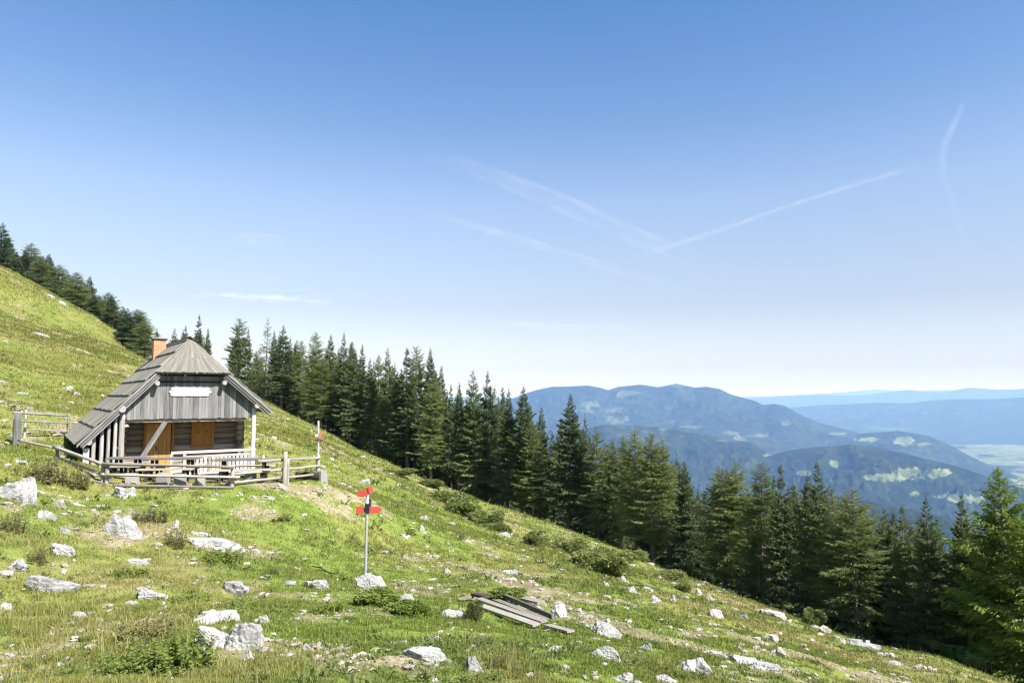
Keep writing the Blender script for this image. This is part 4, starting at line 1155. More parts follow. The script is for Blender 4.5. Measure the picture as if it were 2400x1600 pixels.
    V, F = sprays(B, D, L, W, rng)
    crown = raw_mesh("crown", V, F, None, False, np.repeat(T, 4))
    trunk = raw_mesh("trunk", np.array(tv), np.array(tf, dtype=int), None, True)
    return crown, trunk, H
PROTO = {'spruce': [], 'larch': [], 'thin': []}
for i in range(10):
    rg = np.random.default_rng(50 + i)
    PROTO['spruce'].append(conifer(100 + i, 'spruce', 13.0, rg.uniform(1.55, 2.4), rg.uniform(.04, .24), 3.3, .80, rg.uniform(0, .10), int(rg.integers(34, 54))))
for i in range(5):
    rg = np.random.default_rng(70 + i)
    PROTO['larch'].append(conifer(200 + i, 'larch', 12.0, rg.uniform(2.1, 2.8), rg.uniform(.10, .26), 2.7, .84, .06))
for i in range(3):
    PROTO['thin'].append(conifer(300 + i, 'larch', 13.0, 1.6, .22, 1.4, .8, .28, 30))
for kind in PROTO:
    for cr, tk, H in PROTO[kind]:
        cr.materials.append(M['spruce' if kind == 'spruce' else 'larch']); tk.materials.append(M['bark'])
_tree_n = [0]
def plant(kind, x, y, ztop, label, group, cat=None, width=1.0, protos=None, rz=None):
    lst = protos or PROTO[kind]
    k = _tree_n[0]; _tree_n[0] += 1
    cr, tk, H = lst[k % len(lst)]
    g = on_ground(x, y) - .05
    sz = (ztop - g) / H
    if sz < .12: return None
    name = {'spruce': "spruce_tree", 'larch': "larch_tree", 'thin': "larch_tree"}[kind]
    o = empty(name, (x, y, g), (k * 2.399) % 6.283 if rz is None else rz)
    sw = max(.62, min(1.35, (sz ** .55))) * width
    o.scale = (sw, sw, sz)
    tag(o, label, cat or ("spruce" if kind == 'spruce' else "larch"), group)
    for nm, me in (("trunk", tk), ("crown", cr)):
        c = bpy.data.objects.new(nm, me); c.parent = o; C.objects.link(c)
    return o
# (column of the trunk, row of the tip, metres behind the meadow's edge, kind, width)
LINE = [(405, 769, 12, 's', .9), (432, 762, 14, 's', .8), (464, 738, 10, 's', 1.0), (489, 768, 8, 's', .7), (369, 768, 14, 's', .7),
 (562, 746, 4, 'l', 1.05), (583, 768, 6, 's', .75), (606, 880, 8, 's', .6), (627, 745, 3, 't', .9), (646, 775, 7, 's', .8), (664, 763, 2, 's', 1.1), (692, 798, 6, 'l', .8), (711, 797, 8, 'l', .8),
 (743, 778, 3, 'l', 1.0), (755, 838, .5, 'l', 1.1), (772, 783, 6, 's', .9), (805, 778, 5, 's', .9), (824, 800, 3, 's', 1.0), (846, 807, 6, 's', .8), (870, 840, 4, 's', .8), (889, 833, 6, 'l', .8), (912, 816, 4, 's', .9),
 (936, 870, 2, 's', .9), (958, 815, 2, 's', 1.25), (975, 812, 5, 'l', .9), (1007, 815, 6, 's', .8), (1012, 885, .5, 'l', 1.15), (1030, 857, 6, 's', .8), (1059, 900, 7, 's', .7), (1076, 896, 2, 's', .8), (1092, 940, 4, 's', .8), (1117, 868, 3, 's', 1.05),
 (1149, 870, 4, 's', .85), (1172, 930, 6, 's', .8), (1190, 912, 2, 's', 1.0), (1230, 905, 2, 's', 1.1), (1250, 990, .5, 'l', 1.0), (1264, 953, 4, 's', .9), (1300, 1010, 5, 's', .8), (1331, 923, 1.5, 's', 1.15), (1366, 1002, 2, 's', .9), (1402, 1003, 2, 'l', .95), (1437, 1028, 3, 's', .8),
 (1458, 1020, 5, 'l', .8), (1487, 1007, 1.5, 'l', 1.0), (1526, 1015, .8, 'l', 1.1), (1562, 1032, 3, 'l', .95), (1604, 1078, 2, 's', .9), (1640, 1150, 5, 's', .8), (1692, 1096, 1.5, 'l', 1.15), (1722, 1080, 3, 'l', 1.0), (1779, 1082, 2, 'l', .9), (1778, 1130, 5, 's', .8), (1826, 1088, 2, 's', .9),
 (1862, 1145, 4, 's', .7), (1897, 1108, 2, 's', .85), (1919, 1078, 1.2, 's', .95), (1950, 1160, .8, 'l', .9), (1982, 1160, 3, 'l', .8), (1999, 1145, 1, 'l', 1.1), (2030, 1200, 3, 's', .8), (2061, 1190, 4, 's', .8), (2083, 1195, 5, 's', .7), (2106, 1182, 2.5, 's', .85), (2126, 1215, 4, 's', .7), (2150, 1240, 6, 's', .8), (2172, 1163, 2.5, 's', .85),
 (2206, 1215, 5, 's', .8), (2239, 1160, 4, 's', .8), (2262, 1230, 6, 's', .8)]
TREE_POS = []
look = {'s': ["dark pointed spruce", "tall dense spruce", "dark spruce", "bushy sunlit spruce"], 'l': ["light green larch", "feathery yellow-green larch"], 't': ["sparse see-through larch"]}
ORD = ["", "second", "third", "fourth", "fifth", "sixth", "seventh", "eighth", "ninth", "tenth", "eleventh", "twelfth", "thirteenth", "fourteenth", "fifteenth", "sixteenth"]
marks = [(350, 'poking up behind the hut roof left of its peak'), (446, 'poking up behind the hut roof right of its peak'), (520, 'right of the hut roof'), (640, 'above the right eave of the hut'), (730, 'uphill of the marker pole at the fence end'),
         (850, 'above the signpost'), (950, 'in the tallest clump of the wood'), (1050, 'right of the tallest clump'), (1200, 'against the left end of the mountain'), (1350, 'against the mountain meadows'), (1500, 'below the mountain summit'), (1640, 'in front of the dark near hills'),
         (1760, 'near the middle of the right hand wood'), (1880, 'under the long valley meadow'), (2000, 'right of the dark twin spires'), (2140, 'beside the big near larch')]
cnt = {}
for n, (px, py, off, kd, wd) in enumerate(sorted(LINE)):
    Y = float(edge_depth(px)) * (.90 if px > 500 else 1.0) + off * .8 - .5
    X = float(ray(px, 1000)[0]) * Y
    top = at(px, py, Y); X = top[0]
    mk = [m for m in marks if m[0] <= px][-1] if px >= 350 else marks[0]
    key = (kd, mk[0]); cnt[key] = cnt.get(key, 0) + 1
    sp = {'s': 'spruce', 'l': 'larch', 't': 'thin'}[kd]
    adj = look[kd][n % len(look[kd])]
    c = cnt[key]
    label = f"{adj} {mk[1]}, {ORD[c - 1] + ' from left' if c > 1 else 'leftmost'}"
    plant(sp, X, Y, top[2], label, "conifers along the meadow edge", width=wd * (.90 if px > 500 else 1.0))
    TREE_POS.append((X, Y))
# the ridge on the left
RIDGE = [(3, 522, 's'), (25, 555, 's'), (60, 583, 's'), (76, 570, 'l'), (95, 600, 'l'), (110, 594, 's'), (125, 618, 's'), (138, 620, 'l'), (163, 632, 's'), (177, 636, 'l'), (194, 662, 'l'), (209, 647, 's'), (233, 692, 'l'), (250, 684, 'l'), (268, 692, 's'), (289, 718, 's'), (303, 722, 's'), (317, 724, 'l'), (329, 728, 'l'), (341, 752, 'l'),
         (14, 575, 'l'), (42, 590, 's'), (150, 650, 's'), (222, 690, 's'), (280, 735, 's')]
for n, (px, py, kd) in enumerate(sorted(RIDGE)):
    Y = float(edge_depth(px)) - 10 + (n % 3) * 5
    top = at(px, py, Y)
    label = f"{look[kd][n % 2]} on the left hand ridge, {'leftmost' if n == 0 else ORD[n] + ' from the left' if n < 16 else ['rightmost', 'second from the right', 'third from the right', 'fourth from the right', 'fifth from the right', 'sixth from the right', 'seventh from the right', 'eighth from the right', 'ninth from the right'][len(RIDGE) - 1 - n]}"
    plant({'s': 'spruce', 'l': 'larch'}[kd], top[0], Y, top[2], label, "conifers on the left hand ridge", width=1.7)
    TREE_POS.append((top[0], Y))
# fillers: lower trees behind and between the ones above
rg = np.random.default_rng(11)
made = 0
tips = sorted([(p[0], p[1]) for p in LINE] + [(p[0], p[1]) for p in RIDGE])
tx = np.array([t[0] for t in tips]); ty = np.array([t[1] for t in tips])
for k in range(1400):
    if made >= 230: break
    px = rg.uniform(360, 2330) if k % 4 else rg.uniform(-20, 345)
    off = rg.uniform(4, 26) if px > 345 else rg.uniform(0, 22)
    Y = float(edge_depth(px)) * (.93 if px > 500 else 1.0) + off
    X = float(ray(px, 1000)[0]) * Y
    if min((X - a) ** 2 + (Y - b) ** 2 for a, b in TREE_POS) < 1.7 ** 2: continue
    near = ty[np.abs(tx - px) < 45]
    if not len(near): continue
    if 500 < px < 545 or 348 < px < 380: continue
    g = on_ground(X, Y); gr = float(project(np.array(X), np.array(Y), np.array(g))[1])
    row = ((near.min() + near.max()) / 2 + rg.uniform(6, 60)) if px > 345 else near.max() + rg.uniform(4, 24)
    if gr - row < 40: row = gr - rg.uniform(60, 110)
    if row < near.min() + 6: continue
    top = at(px, row, Y)
    if plant('spruce' if rg.random() < .72 else 'larch', X, Y, top[2], "conifer half hidden among the front trees of the wood" if px > 345 else "conifer half hidden among the trees of the left hand ridge", "half hidden conifers of the wood" if px > 345 else "half hidden conifers of the ridge", "conifer", width=rg.uniform(.68, .95) if px > 345 else 1.6):
        TREE_POS.append((X, Y)); made += 1
# near larches at the right edge
NEAR = []
for i in range(2):
    NEAR.append(conifer(400 + i, 'spruce', 8.5, 2.6, .03, 4.2, .62, .06, 50, .05))
for cr, tk, H in NEAR:
    cr.materials.append(M['near_larch']); tk.materials.append(M['bark'])
for px, py, Y, w, lab in ((2345, 1098, 24.5, 1.0, "big bright green larch at the right edge, branches down to the grass"), (2440, 1150, 22.5, 1.0, "bright larch cut by the right edge of the picture"), (2262, 1330, 26.5, .8, "smaller shaded larch left of the big near one"), (2400, 1260, 26.0, .95, "shaded larch behind the big near one")):
    top = at(px, py, Y); plant('larch', top[0], Y, top[2], lab, "near larches", "larch", w, NEAR)
# fallen branches at the foot of the wood
for i, (px, py, ln, lab) in enumerate(((835, 1028, 2.6, "pale heap of dead branches at the foot of the wood"), (1390, 1242, 3.2, "long pale fallen trunk lying under the spruces"), (1760, 1390, 2.4, "fallen bare trunk in the shade right of the bushes"))):
    b = ground_hit(px, py); m = MB(520 + i)
    if i == 0:
        for k in range(16):
            a = m.rng.uniform(-.6, .6, 3); a[2] = abs(a[2]) * .4; d = m.rng.normal(0, 1, 3); d[2] = abs(d[2]) * .7 + .2; d /= np.linalg.norm(d)
            m.log(a * 1.4, a * 1.4 + d * m.rng.uniform(.5, 1.3), .03, .01, 5, 2, .1)
    else:
        x1, y1 = ln * .8, ln * .3
        m.log((-x1, -y1, on_ground(b[0] - x1, b[1] - y1) - b[2] + .12), (x1, y1, on_ground(b[0] + x1, b[1] + y1) - b[2] + .12), .10, .05, 7, 6, .08)
    o = m.build("fallen_trunk" if i else "branch_heap", M['pale_wood'], None, True); o.location = tuple(b); tag(o, lab, "dead wood")

# ---------------------------------------------------------------- limestone rocks
def rock_mesh(seed, sub, w, d, h, angular=.7, slab=False):
    rng = np.random.default_rng(seed)
    bm = bmesh.new(); bmesh.ops.create_icosphere(bm, subdivisions=sub, radius=1.0)
    V = np.array([v.co for v in bm.verts]); F = np.array([[v.index for v in f.verts] for f in bm.faces]); bm.free()
    for k in range(int(9 + 8 * angular)):
        n = rng.normal(0, 1, 3); n /= np.linalg.norm(n)
        dd = rng.uniform(.42, .85)
        pr = V @ n; V = V - n * (np.maximum(pr - dd, 0) * .93)[:, None]
    u = V * 1.6 + rng.uniform(-50, 50, 3)
    n1 = fbm(u[:, 0] + u[:, 2] * .7, u[:, 1] - u[:, 2] * .9, seed % 97, 4) - .5
    u = V * 5.2 + rng.uniform(-50, 50, 3)
    n2 = fbm(u[:, 0] + u[:, 2] * .8, u[:, 1] - u[:, 2] * 1.1, seed % 89 + 5, 4) - .5
    cr = np.abs(fbm(u[:, 0] * .55 + u[:, 1], u[:, 2] * 1.3, seed % 83, 3) - .5)
    V = V * (1 + .62 * n1 + .16 * n2 - .16 * np.clip(.06 - cr, 0, 1) / .06 * .6)[:, None]
    if slab:
        V[:, 2] = np.round(V[:, 2] * 3.2 + .4 * n1) / 3.2 * .6 + V[:, 2] * .4
    V = V / np.abs(V).max(0)
    V = V * (w / 2, d / 2, h)
    return raw_mesh("rock", V, F, None, False)
_rk = [0]
def rock(px, py, w, h, label, group=None, kind='boulder', name=None, rz=None, warm=False, tilt=0.0):
    """px, py: middle of the rock in the photograph, w x h its size there"""
    k = _rk[0]; _rk[0] += 1
    b = ground_hit(px, py + h * .42)
    s = b[1] / F_PX
    W, Hh = w * s, h * s
    slope = .88 if h > w * .8 else .72 if h > w * .48 else .46
    if py > 1340: slope *= 1.25
    D = W * (.75 if h > w * .45 else .62)
    Hz = Hh * slope
    Hz *= 1.25
    big = 1.12 if w > 60 else 1.0
    me = rock_mesh(1000 + k, 5 if w > 45 else 4 if w > 22 else 3, W * 1.06 * big, D * big, Hz * big, .8, slab=(h < w * .42 and w > 40))
    o = link_mesh(name or ("boulder" if w > 60 and h > 30 else "rock"), me, M['rock_warm' if warm else 'rock'])
    gz = on_ground(b[0], b[1] + D * .25)
    gx = (on_ground(b[0] + .3, b[1]) - on_ground(b[0] - .3, b[1])) / .6
    o.location = (b[0], b[1] + D * .25, gz - Hz * .22 + (.03 if b[1] < 16 and w > 30 else 0))
    o.rotation_euler = (0, -math.atan(gx) * (.9 if h < w * .6 else .4) + tilt, (((k * 1.7) % 1.0) - .5) * .5 if rz is None else rz)
    tag(o, label, "rock", group)
    return b
BIG = [
 (20, 1130, 108, 92, "large grey boulder cut by the left edge below the fence"), (46, 1078, 38, 15, "flat white rock in the grass under the thick fence post"),
 (273, 1231, 82, 62, "tall blocky white boulder below the front fence"), (146, 1237, 50, 20, "pointed white rock left of the blocky boulder"),
 (140, 1284, 76, 36, "long grey rock slanting down to the right beside dark weeds"), (28, 1322, 50, 32, "humped pale rock near the left edge"), (12, 1342, 36, 16, "low rock touching the left edge below the humped one"),
 (96, 1370, 112, 36, "long flat slab lying in the grass at far left"), (8, 1421, 30, 18, "small grey rock cut by the left edge above the tall dry grass"),
 (316, 1311, 62, 24, "low dark-tipped rock below the blocky boulder"), (343, 1390, 74, 30, "flat topped pale rock in the middle of the left foreground"), (308, 1413, 24, 12, "small rock at the foot of the flat topped one"),
 (179, 1443, 38, 14, "small wedge rock in the dry grass at lower left"), (135, 1558, 26, 14, "thin upright rock in the tall grass at the bottom left"), (268, 1564, 54, 16, "flat buff rock at the bottom left"),
 (550, 1376, 88, 30, "white rock with a pale wing on its left in the middle foreground"),
 (560, 1490, 130, 70, "biggest white boulder of the foreground, rounded and pitted"), (484, 1447, 108, 36, "long white ledge running up to the left from the biggest boulder"), (490, 1498, 74, 40, "broken white lump at the lower left of the biggest boulder"), (570, 1542, 48, 24, "white foot stone under the biggest boulder"),
 (466, 1247, 54, 16, "dark grey slab at the back of the layered outcrop"), (500, 1267, 112, 32, "layered grey outcrop below the front fence"), (512, 1284, 40, 16, "pale slab at the front of the layered outcrop"),
 (402, 1228, 32, 30, "upright buff rock among weeds left of the layered outcrop"), (369, 1272, 34, 13, "flat grey stone between the blocky boulder and the outcrop"), (320, 1259, 36, 10, "flat grey stone at the foot of the blocky boulder"), (593, 1286, 32, 13, "small pale rock off the right end of the layered outcrop"),
 (102, 1203, 42, 26, "flat grey slab sunk in the bank under the large boulder"), (285, 1152, 56, 32, "grey white rock against the lowest rail of the front fence"), (202, 1105, 44, 16, "pale flat rock under the side fence"),
 (876, 1360, 112, 52, "peaked white boulder behind the foot of the signpost"), (938, 1397, 60, 26, "narrow slab sloping right from the signpost boulder"), (743, 1363, 62, 38, "lumpy white rock left of the signpost"), (675, 1365, 32, 11, "small flat stone left of the lumpy white rock"),
 (995, 1211, 30, 15, "buff white rock high on the slope right of the signpost"), (987, 1236, 28, 22, "bright rounded rock below the buff one right of the signpost"), (1016, 1299, 32, 13, "flat pale rock in the middle of the slope"), (1229, 1297, 36, 14, "flat white rock by the round bush"),
 (945, 1251, 48, 13, "low broken ledge right of the arrow plates"), (853, 1122, 26, 22, "dark topped white rock above the arrow plates"), (800, 1131, 34, 11, "low pale rock right of the marker pole"), (1050, 1335, 24, 15, "small grey rock on the worn slope"),
 (1199, 1335, 52, 24, "long pale rock lying along the worn slope"), (1180, 1249, 28, 14, "white rock at the meadow edge under the spruces"), (1318, 1333, 28, 11, "flat white stone left of the big edge bush"),
 (1060, 1436, 66, 28, "low grey rock left of the little dark bush"), (1245, 1408, 36, 18, "leaning white rock behind the plank pile"), (1264, 1432, 40, 28, "white rock at the right end of the plank pile"), (1311, 1430, 54, 36, "spotted grey rock right of the plank pile"), (1303, 1515, 40, 22, "bright rounded rock below the plank pile"),
 (998, 1537, 118, 28, "long white ledge in the middle of the bottom foreground"), (1114, 1560, 50, 36, "upright pitted white rock in the bottom middle"), (1108, 1518, 24, 14, "small buff stone just above the upright pitted rock"), (1025, 1592, 24, 12, "small stone at the bottom edge right of the long ledge"),
 (920, 1507, 26, 13, "small white stone above the left end of the long ledge"), (719, 1515, 22, 15, "lone small white stone right of the biggest boulder"), (1185, 1519, 30, 12, "flat pale stone right of the upright pitted rock"), (616, 1450, 30, 22, "small slanted rock above the right side of the biggest boulder"), (1017, 1497, 48, 13, "flat buff stone above the long ledge"),
 (1416, 1476, 80, 38, "jagged grey rock at the start of the dirt path"), (1418, 1531, 66, 32, "dark based grey rock below the jagged one"), (1517, 1514, 34, 19, "small grey rock beside the dirt path"), (1627, 1562, 88, 44, "tilted layered grey outcrop at the bottom right"),
 (1682, 1531, 64, 16, "upper left piece of the long rock ledge by the path"), (1742, 1547, 74, 18, "middle piece of the long rock ledge by the path"), (1800, 1561, 74, 17, "lower right piece of the long rock ledge by the path"),
 (1825, 1528, 36, 19, "square buff rock between path and ledge"), (1812, 1495, 48, 19, "split buff rock right of the upper path"), (1681, 1436, 36, 25, "bright egg-shaped rock above the upper path"), (1741, 1441, 24, 19, "small upright grey rock right of the egg-shaped one"), (1804, 1434, 72, 17, "long flat white rock near the edge of the wood"),
 (1480, 1380, 36, 21, "white rock below the end of the big edge bush"), (1457, 1356, 26, 13, "small white rock at the foot of the big edge bush"), (1418, 1368, 20, 13, "small white rock left of the two under the big edge bush"), (1520, 1377, 30, 11, "flat white rock right of the two under the big edge bush"),
 (1538, 1403, 30, 20, "pair-topped pale rock in the middle of the right slope"), (1575, 1401, 22, 17, "small triangular rock in the row on the right slope"), (1609, 1399, 34, 13, "flat white rock in the row on the right slope"), (1640, 1387, 20, 16, "left lump of the rocks at the right end of the row"), (1662, 1399, 26, 17, "right lump of the rocks at the right end of the row"),
 (1937, 1475, 32, 18, "buff rock beside a bush at the edge of the wood"), (1977, 1502, 18, 16, "small buff rock right of the one beside the bush"), (2035, 1508, 74, 26, "long white rock at the lower edge of the meadow"), (2086, 1528, 50, 24, "white rock at the right end of the long one"), (2100, 1551, 40, 18, "narrow white rock below the two at the meadow's lower edge"),
 (1464, 1588, 54, 22, "grey rock cut by the bottom edge right of the middle"), (1560, 1594, 54, 14, "flat rock at the bottom edge under the layered outcrop"),
 (98, 782, 46, 13, "grey scree band on the left hand hillside"), (50, 918, 36, 15, "grey rock on the hillside above the dark rail fence"), (143, 707, 30, 8, "pale rock band along the foot of the left ridge trees"), (110, 688, 34, 8, "upper pale rock band along the foot of the left ridge trees"), (178, 921, 18, 9, "small dark rock on the hillside above the hut eave"),
]
for r_ in BIG:
    rock(*r_[:4], r_[4], "limestone rocks on the meadow", warm=('buff' in r_[4]))
TRAIL = [(65, 1170, 38, 17), (94, 1149, 30, 11), (118, 1163, 24, 13), (138, 1176, 32, 28), (178, 1178, 32, 13), (214, 1190, 18, 19), (232, 1181, 32, 15), (205, 1168, 14, 8), (160, 1196, 18, 9), (246, 1158, 18, 11), (190, 1204, 20, 9), (150, 1160, 14, 8), (226, 1202, 14, 8)]
for t in TRAIL: rock(*t, "buff stone in the stony streak between the large boulder and the blocky boulder", "stones in the stony streak", warm=True)
# small stones one can count but not tell apart
rg = np.random.default_rng(5)
zones = [("small white stone on the grass right of the signpost", "small stones right of the signpost", [(rg.uniform(890, 1320), rg.uniform(1160, 1400)) for _ in range(66)]),
         ("small white stone on the right hand slope by the dirt path", "small stones by the dirt path", [(rg.uniform(1330, 1980), rg.uniform(1380, 1590)) for _ in range(74)]),
         ("small pale stone on the grass before the fence", "small stones before the fence", [(rg.uniform(320, 850), rg.uniform(1150, 1330)) for _ in range(40)]),
         ("small pale stone in the foreground grass", "small stones in the foreground", [(rg.uniform(30, 1400), rg.uniform(1400, 1590)) for _ in range(38)]),
         ("small pale stone on the hillside behind the hut", "small stones on the hillside", [(rg.uniform(5, 330), rg.uniform(760, 930)) for _ in range(12)] + [(rg.uniform(640, 880), rg.uniform(1000, 1110)) for _ in range(16)])]
for lab, grp, pts in zones:
    ctr = [pts[k] for k in rg.integers(0, len(pts), max(3, len(pts) // 6))]
    for k, (px, py) in enumerate(pts):
        if k % 4:
            c = ctr[rg.integers(0, len(ctr))]; px, py = c[0] + rg.normal(0, 34), c[1] + rg.normal(0, 11)
            if py > 1592 or px < 5: continue
        if py < float(edge_row(px)) + 12: continue
        w = 8 + 15 * rg.random() ** 2 * (1.0 if py > 1000 else .7)
        rock(px, py, w, w * rg.uniform(.3, .55), lab, grp, name="stone", warm=rg.random() < .5)

# ---------------------------------------------------------------- bushes and weeds
def bush_mesh(seed, n, leaf, wl=.5, up=.25, stems=10, spiky=0.0):
    """unit bush: about 1 wide (radius .5), 1 high"""
    rng = np.random.default_rng(seed)
    lobes = [(rng.uniform(-.36, .36), rng.uniform(-.36, .36), rng.uniform(.12, .72), rng.uniform(.12, .30)) for _ in range(13)]
    idx = rng.integers(0, 13, n); lb = np.array(lobes)[idx]
    d = rng.normal(0, 1, (n, 3)); d /= np.linalg.norm(d, axis=1)[:, None]
    rad = lb[:, 3] * rng.uniform(.55, 1.08, n) ** .6
    p = lb[:, :3] + d * rad[:, None]; p[:, 2] = np.abs(p[:, 2] * 1.05)
    dirs = d + np.array((0, 0, up)) + rng.normal(0, .5, (n, 3)); dirs[:, 2] += spiky
    l_ = leaf * rng.uniform(.6, 1.4, n)
    V, F = sprays(p, dirs, l_, l_ * wl, rng, .1)
    T = np.repeat(np.clip(idx / 13 * .6 + rng.uniform(0, .4, n), 0, 1), 4)
    tv = []; tf = []
    for k in range(stems):
        a = lobes[k % 9]; v2, f2 = tube([(rng.normal(0, .05), rng.normal(0, .05), -.1), (a[0] * .5, a[1] * .5, a[2] * .5), a[:3]], [.022, .016, .006], 4)
        o = len(tv); tv += list(v2); tf += [tuple(i + o for i in q) for q in f2]
    return raw_mesh("foliage", V, F, None, False, T), raw_mesh("stem", np.array(tv), np.array(tf), None, True)
def weed_mesh(seed, n):
    """upright stalks with small leaves, unit size"""
    rng = np.random.default_rng(seed)
    B = []; D = []; L = []
    tv = []; tf = []
    for k in range(34):
        a = rng.random() * 6.28; r = .42 * math.sqrt(rng.random()); h = rng.uniform(.55, 1.0) * (1 - .5 * r)
        b = np.array((math.cos(a) * r, math.sin(a) * r, -.05)); t = b + np.array((rng.normal(0, .12), rng.normal(0, .12), h))
        v2, f2 = tube([b, t], [.008, .003], 3); o = len(tv); tv += list(v2); tf += [tuple(i + o for i in q) for q in f2]
        m = n // 34; s = rng.uniform(.1, 1, m)
        B.append(b + (t - b) * s[:, None]); dd = rng.normal(0, 1, (m, 3)); dd[:, 2] = np.abs(dd[:, 2]) * .6 + .2; D.append(dd); L.append(rng.uniform(.05, .15, m) * (1.2 - .6 * s))
    B, D, L = np.concatenate(B), np.concatenate(D), np.concatenate(L)
    V, F = sprays(B, D, L, L * .4, rng, .3)
    return raw_mesh("foliage", V, F, None, False, np.repeat(rng.random(len(B)), 4)), raw_mesh("stem", np.array(tv), np.array(tf), None, True)
BP = {'bush': [bush_mesh(600 + i, 4200, .11) for i in range(3)], 'herb': [bush_mesh(620 + i, 4200, .12, .55, .4) for i in range(2)], 'juniper': [bush_mesh(640, 6000, .07, .3, .6, 10, .4)], 'weed': [weed_mesh(660 + i, 1500) for i in range(3)], 'green_weed': [weed_mesh(670 + i, 2800) for i in range(2)]}
BMAT = {'bush': 'bush', 'herb': 'herb', 'juniper': 'juniper', 'weed': 'brown_herb', 'green_weed': 'herb'}
for k, lst in BP.items():
    for fo, stm in lst: fo.materials.append(M[BMAT[k]]); stm.materials.append(M['twig'])
_bn = [0]
def shrub(kind, px, py, w, h, label, group=None, name="bush", cat="bush", deep=.8):
    k = _bn[0]; _bn[0] += 1
    fo, stm = BP[kind][k % len(BP[kind])]
    b = ground_hit(px, py + h * .42); s = b[1] / F_PX
    o = empty(name, (b[0], b[1], b[2] - .03), k * 1.9)
    o.scale = (w * s * 1.05, w * s * deep, h * s * 1.1)
    tag(o, label, cat, group)
    for nm, me in (("foliage", fo), ("stem", stm)):
        c = bpy.data.objects.new(nm, me); c.parent = o; C.objects.link(c)
g = "bushes along the meadow edge"
for px, py, w, h, lab in ((1050, 1166, 70, 46, "leafy bush at the foot of the tallest clump of trees"), (1082, 1184, 76, 54, "broad green bush next right of the one under the tallest clump"), (1145, 1216, 56, 46, "rounded green bush left of the bare trunks"), (1175, 1236, 40, 30, "low bush beside the white rock at the meadow edge"),
                          (1253, 1258, 46, 48, "upright green bush standing alone at the meadow edge"), (1325, 1276, 66, 40, "pale leafy bush up and left of the largest edge bush"), (1362, 1285, 50, 46, "dark leafy bush between the pale one and the largest"), (1388, 1302, 84, 62, "left half of the largest bush at the meadow edge"), (1428, 1318, 80, 66, "right half of the largest bush at the meadow edge"),
                          (1490, 1300, 54, 22, "low shaded bush under the edge of the wood"), (1565, 1345, 60, 32, "low sprawling bush half way down the right edge"), (1600, 1372, 40, 24, "small bush right of the low sprawling one"), (1908, 1446, 42, 46, "light green bush by the buff rock near the wood"), (1935, 1455, 26, 30, "small dark bush right of the light green one"), (1850, 1418, 50, 26, "sprawling bush above the light green one"),
                          (2060, 1497, 60, 26, "grassy bush behind the long white rock"), (1010, 1128, 50, 24, "low bush at the top of the meadow edge above the signpost"), (930, 1105, 60, 18, "flat green bush on the crest above the signpost")):
    shrub('bush', px, py + h * .1, w * 1.12, h * .78, lab, g)
shrub('herb', 1190, 1398, 92, 38, "bright green leafy clump behind the plank pile", None, "herb_clump", "plant")
shrub('juniper', 1110, 1437, 44, 42, "little dark rounded bush at the left end of the plank pile", None, "dwarf_bush", "bush")
shrub('herb', 885, 1402, 90, 34, "bright green nettle clump at the foot of the signpost", None, "herb_clump", "plant")
shrub('herb', 955, 1425, 90, 34, "green nettle clump running right from the signpost foot", None, "herb_clump", "plant")
shrub('green_weed', 760, 1420, 90, 34, "loose green weeds left of the signpost", None, "weed_clump", "plant")
for px, py, w, h, lab in ((30, 1222, 70, 66, "tall brown weeds at the left edge under the large boulder"), (88, 1300, 56, 50, "dark brown weeds left of the long slanting rock"), (352, 1206, 86, 46, "brown weeds right of the blocky boulder"), (412, 1262, 60, 54, "reddish weeds at the left end of the layered outcrop"),
                          (100, 1100, 110, 76, "tall brown weeds along the side fence"), (170, 1120, 90, 56, "dry weeds where the side fence meets the front fence"), (330, 1478, 170, 70, "reddish brown weeds left of the biggest boulder"), (655, 1210, 70, 14, "flat brown weeds on the worn yard grass"), (640, 1335, 40, 24, "small brown tuft above the lumpy white rock"), (1130, 1500, 70, 46, "brown stalks above the upright pitted rock"), (1165, 1545, 70, 40, "brown weeds right of the upright pitted rock")):
    shrub('weed', px, py, w * .95, h * .85, lab, None, "weed_clump", "plant")
for px, py, w, h, lab in ((525, 1300, 120, 36, "green weeds in front of the layered outcrop"), (300, 1340, 90, 26, "leafy weeds under the low dark-tipped rock"), (420, 1540, 200, 90, "dark green mound of weeds at the bottom left"), (300, 1545, 150, 80, "green weeds at the left side of the dark mound"), (1130, 1590, 120, 40, "leafy weeds at the bottom edge below the upright rock"), (1930, 1598, 60, 20, "leafy weeds at the bottom edge by the path"), (205, 1490, 40, 24, "small yellow green weed by the buff stone")):
    shrub('green_weed', px, py, w, h, lab, None, "weed_clump", "plant")

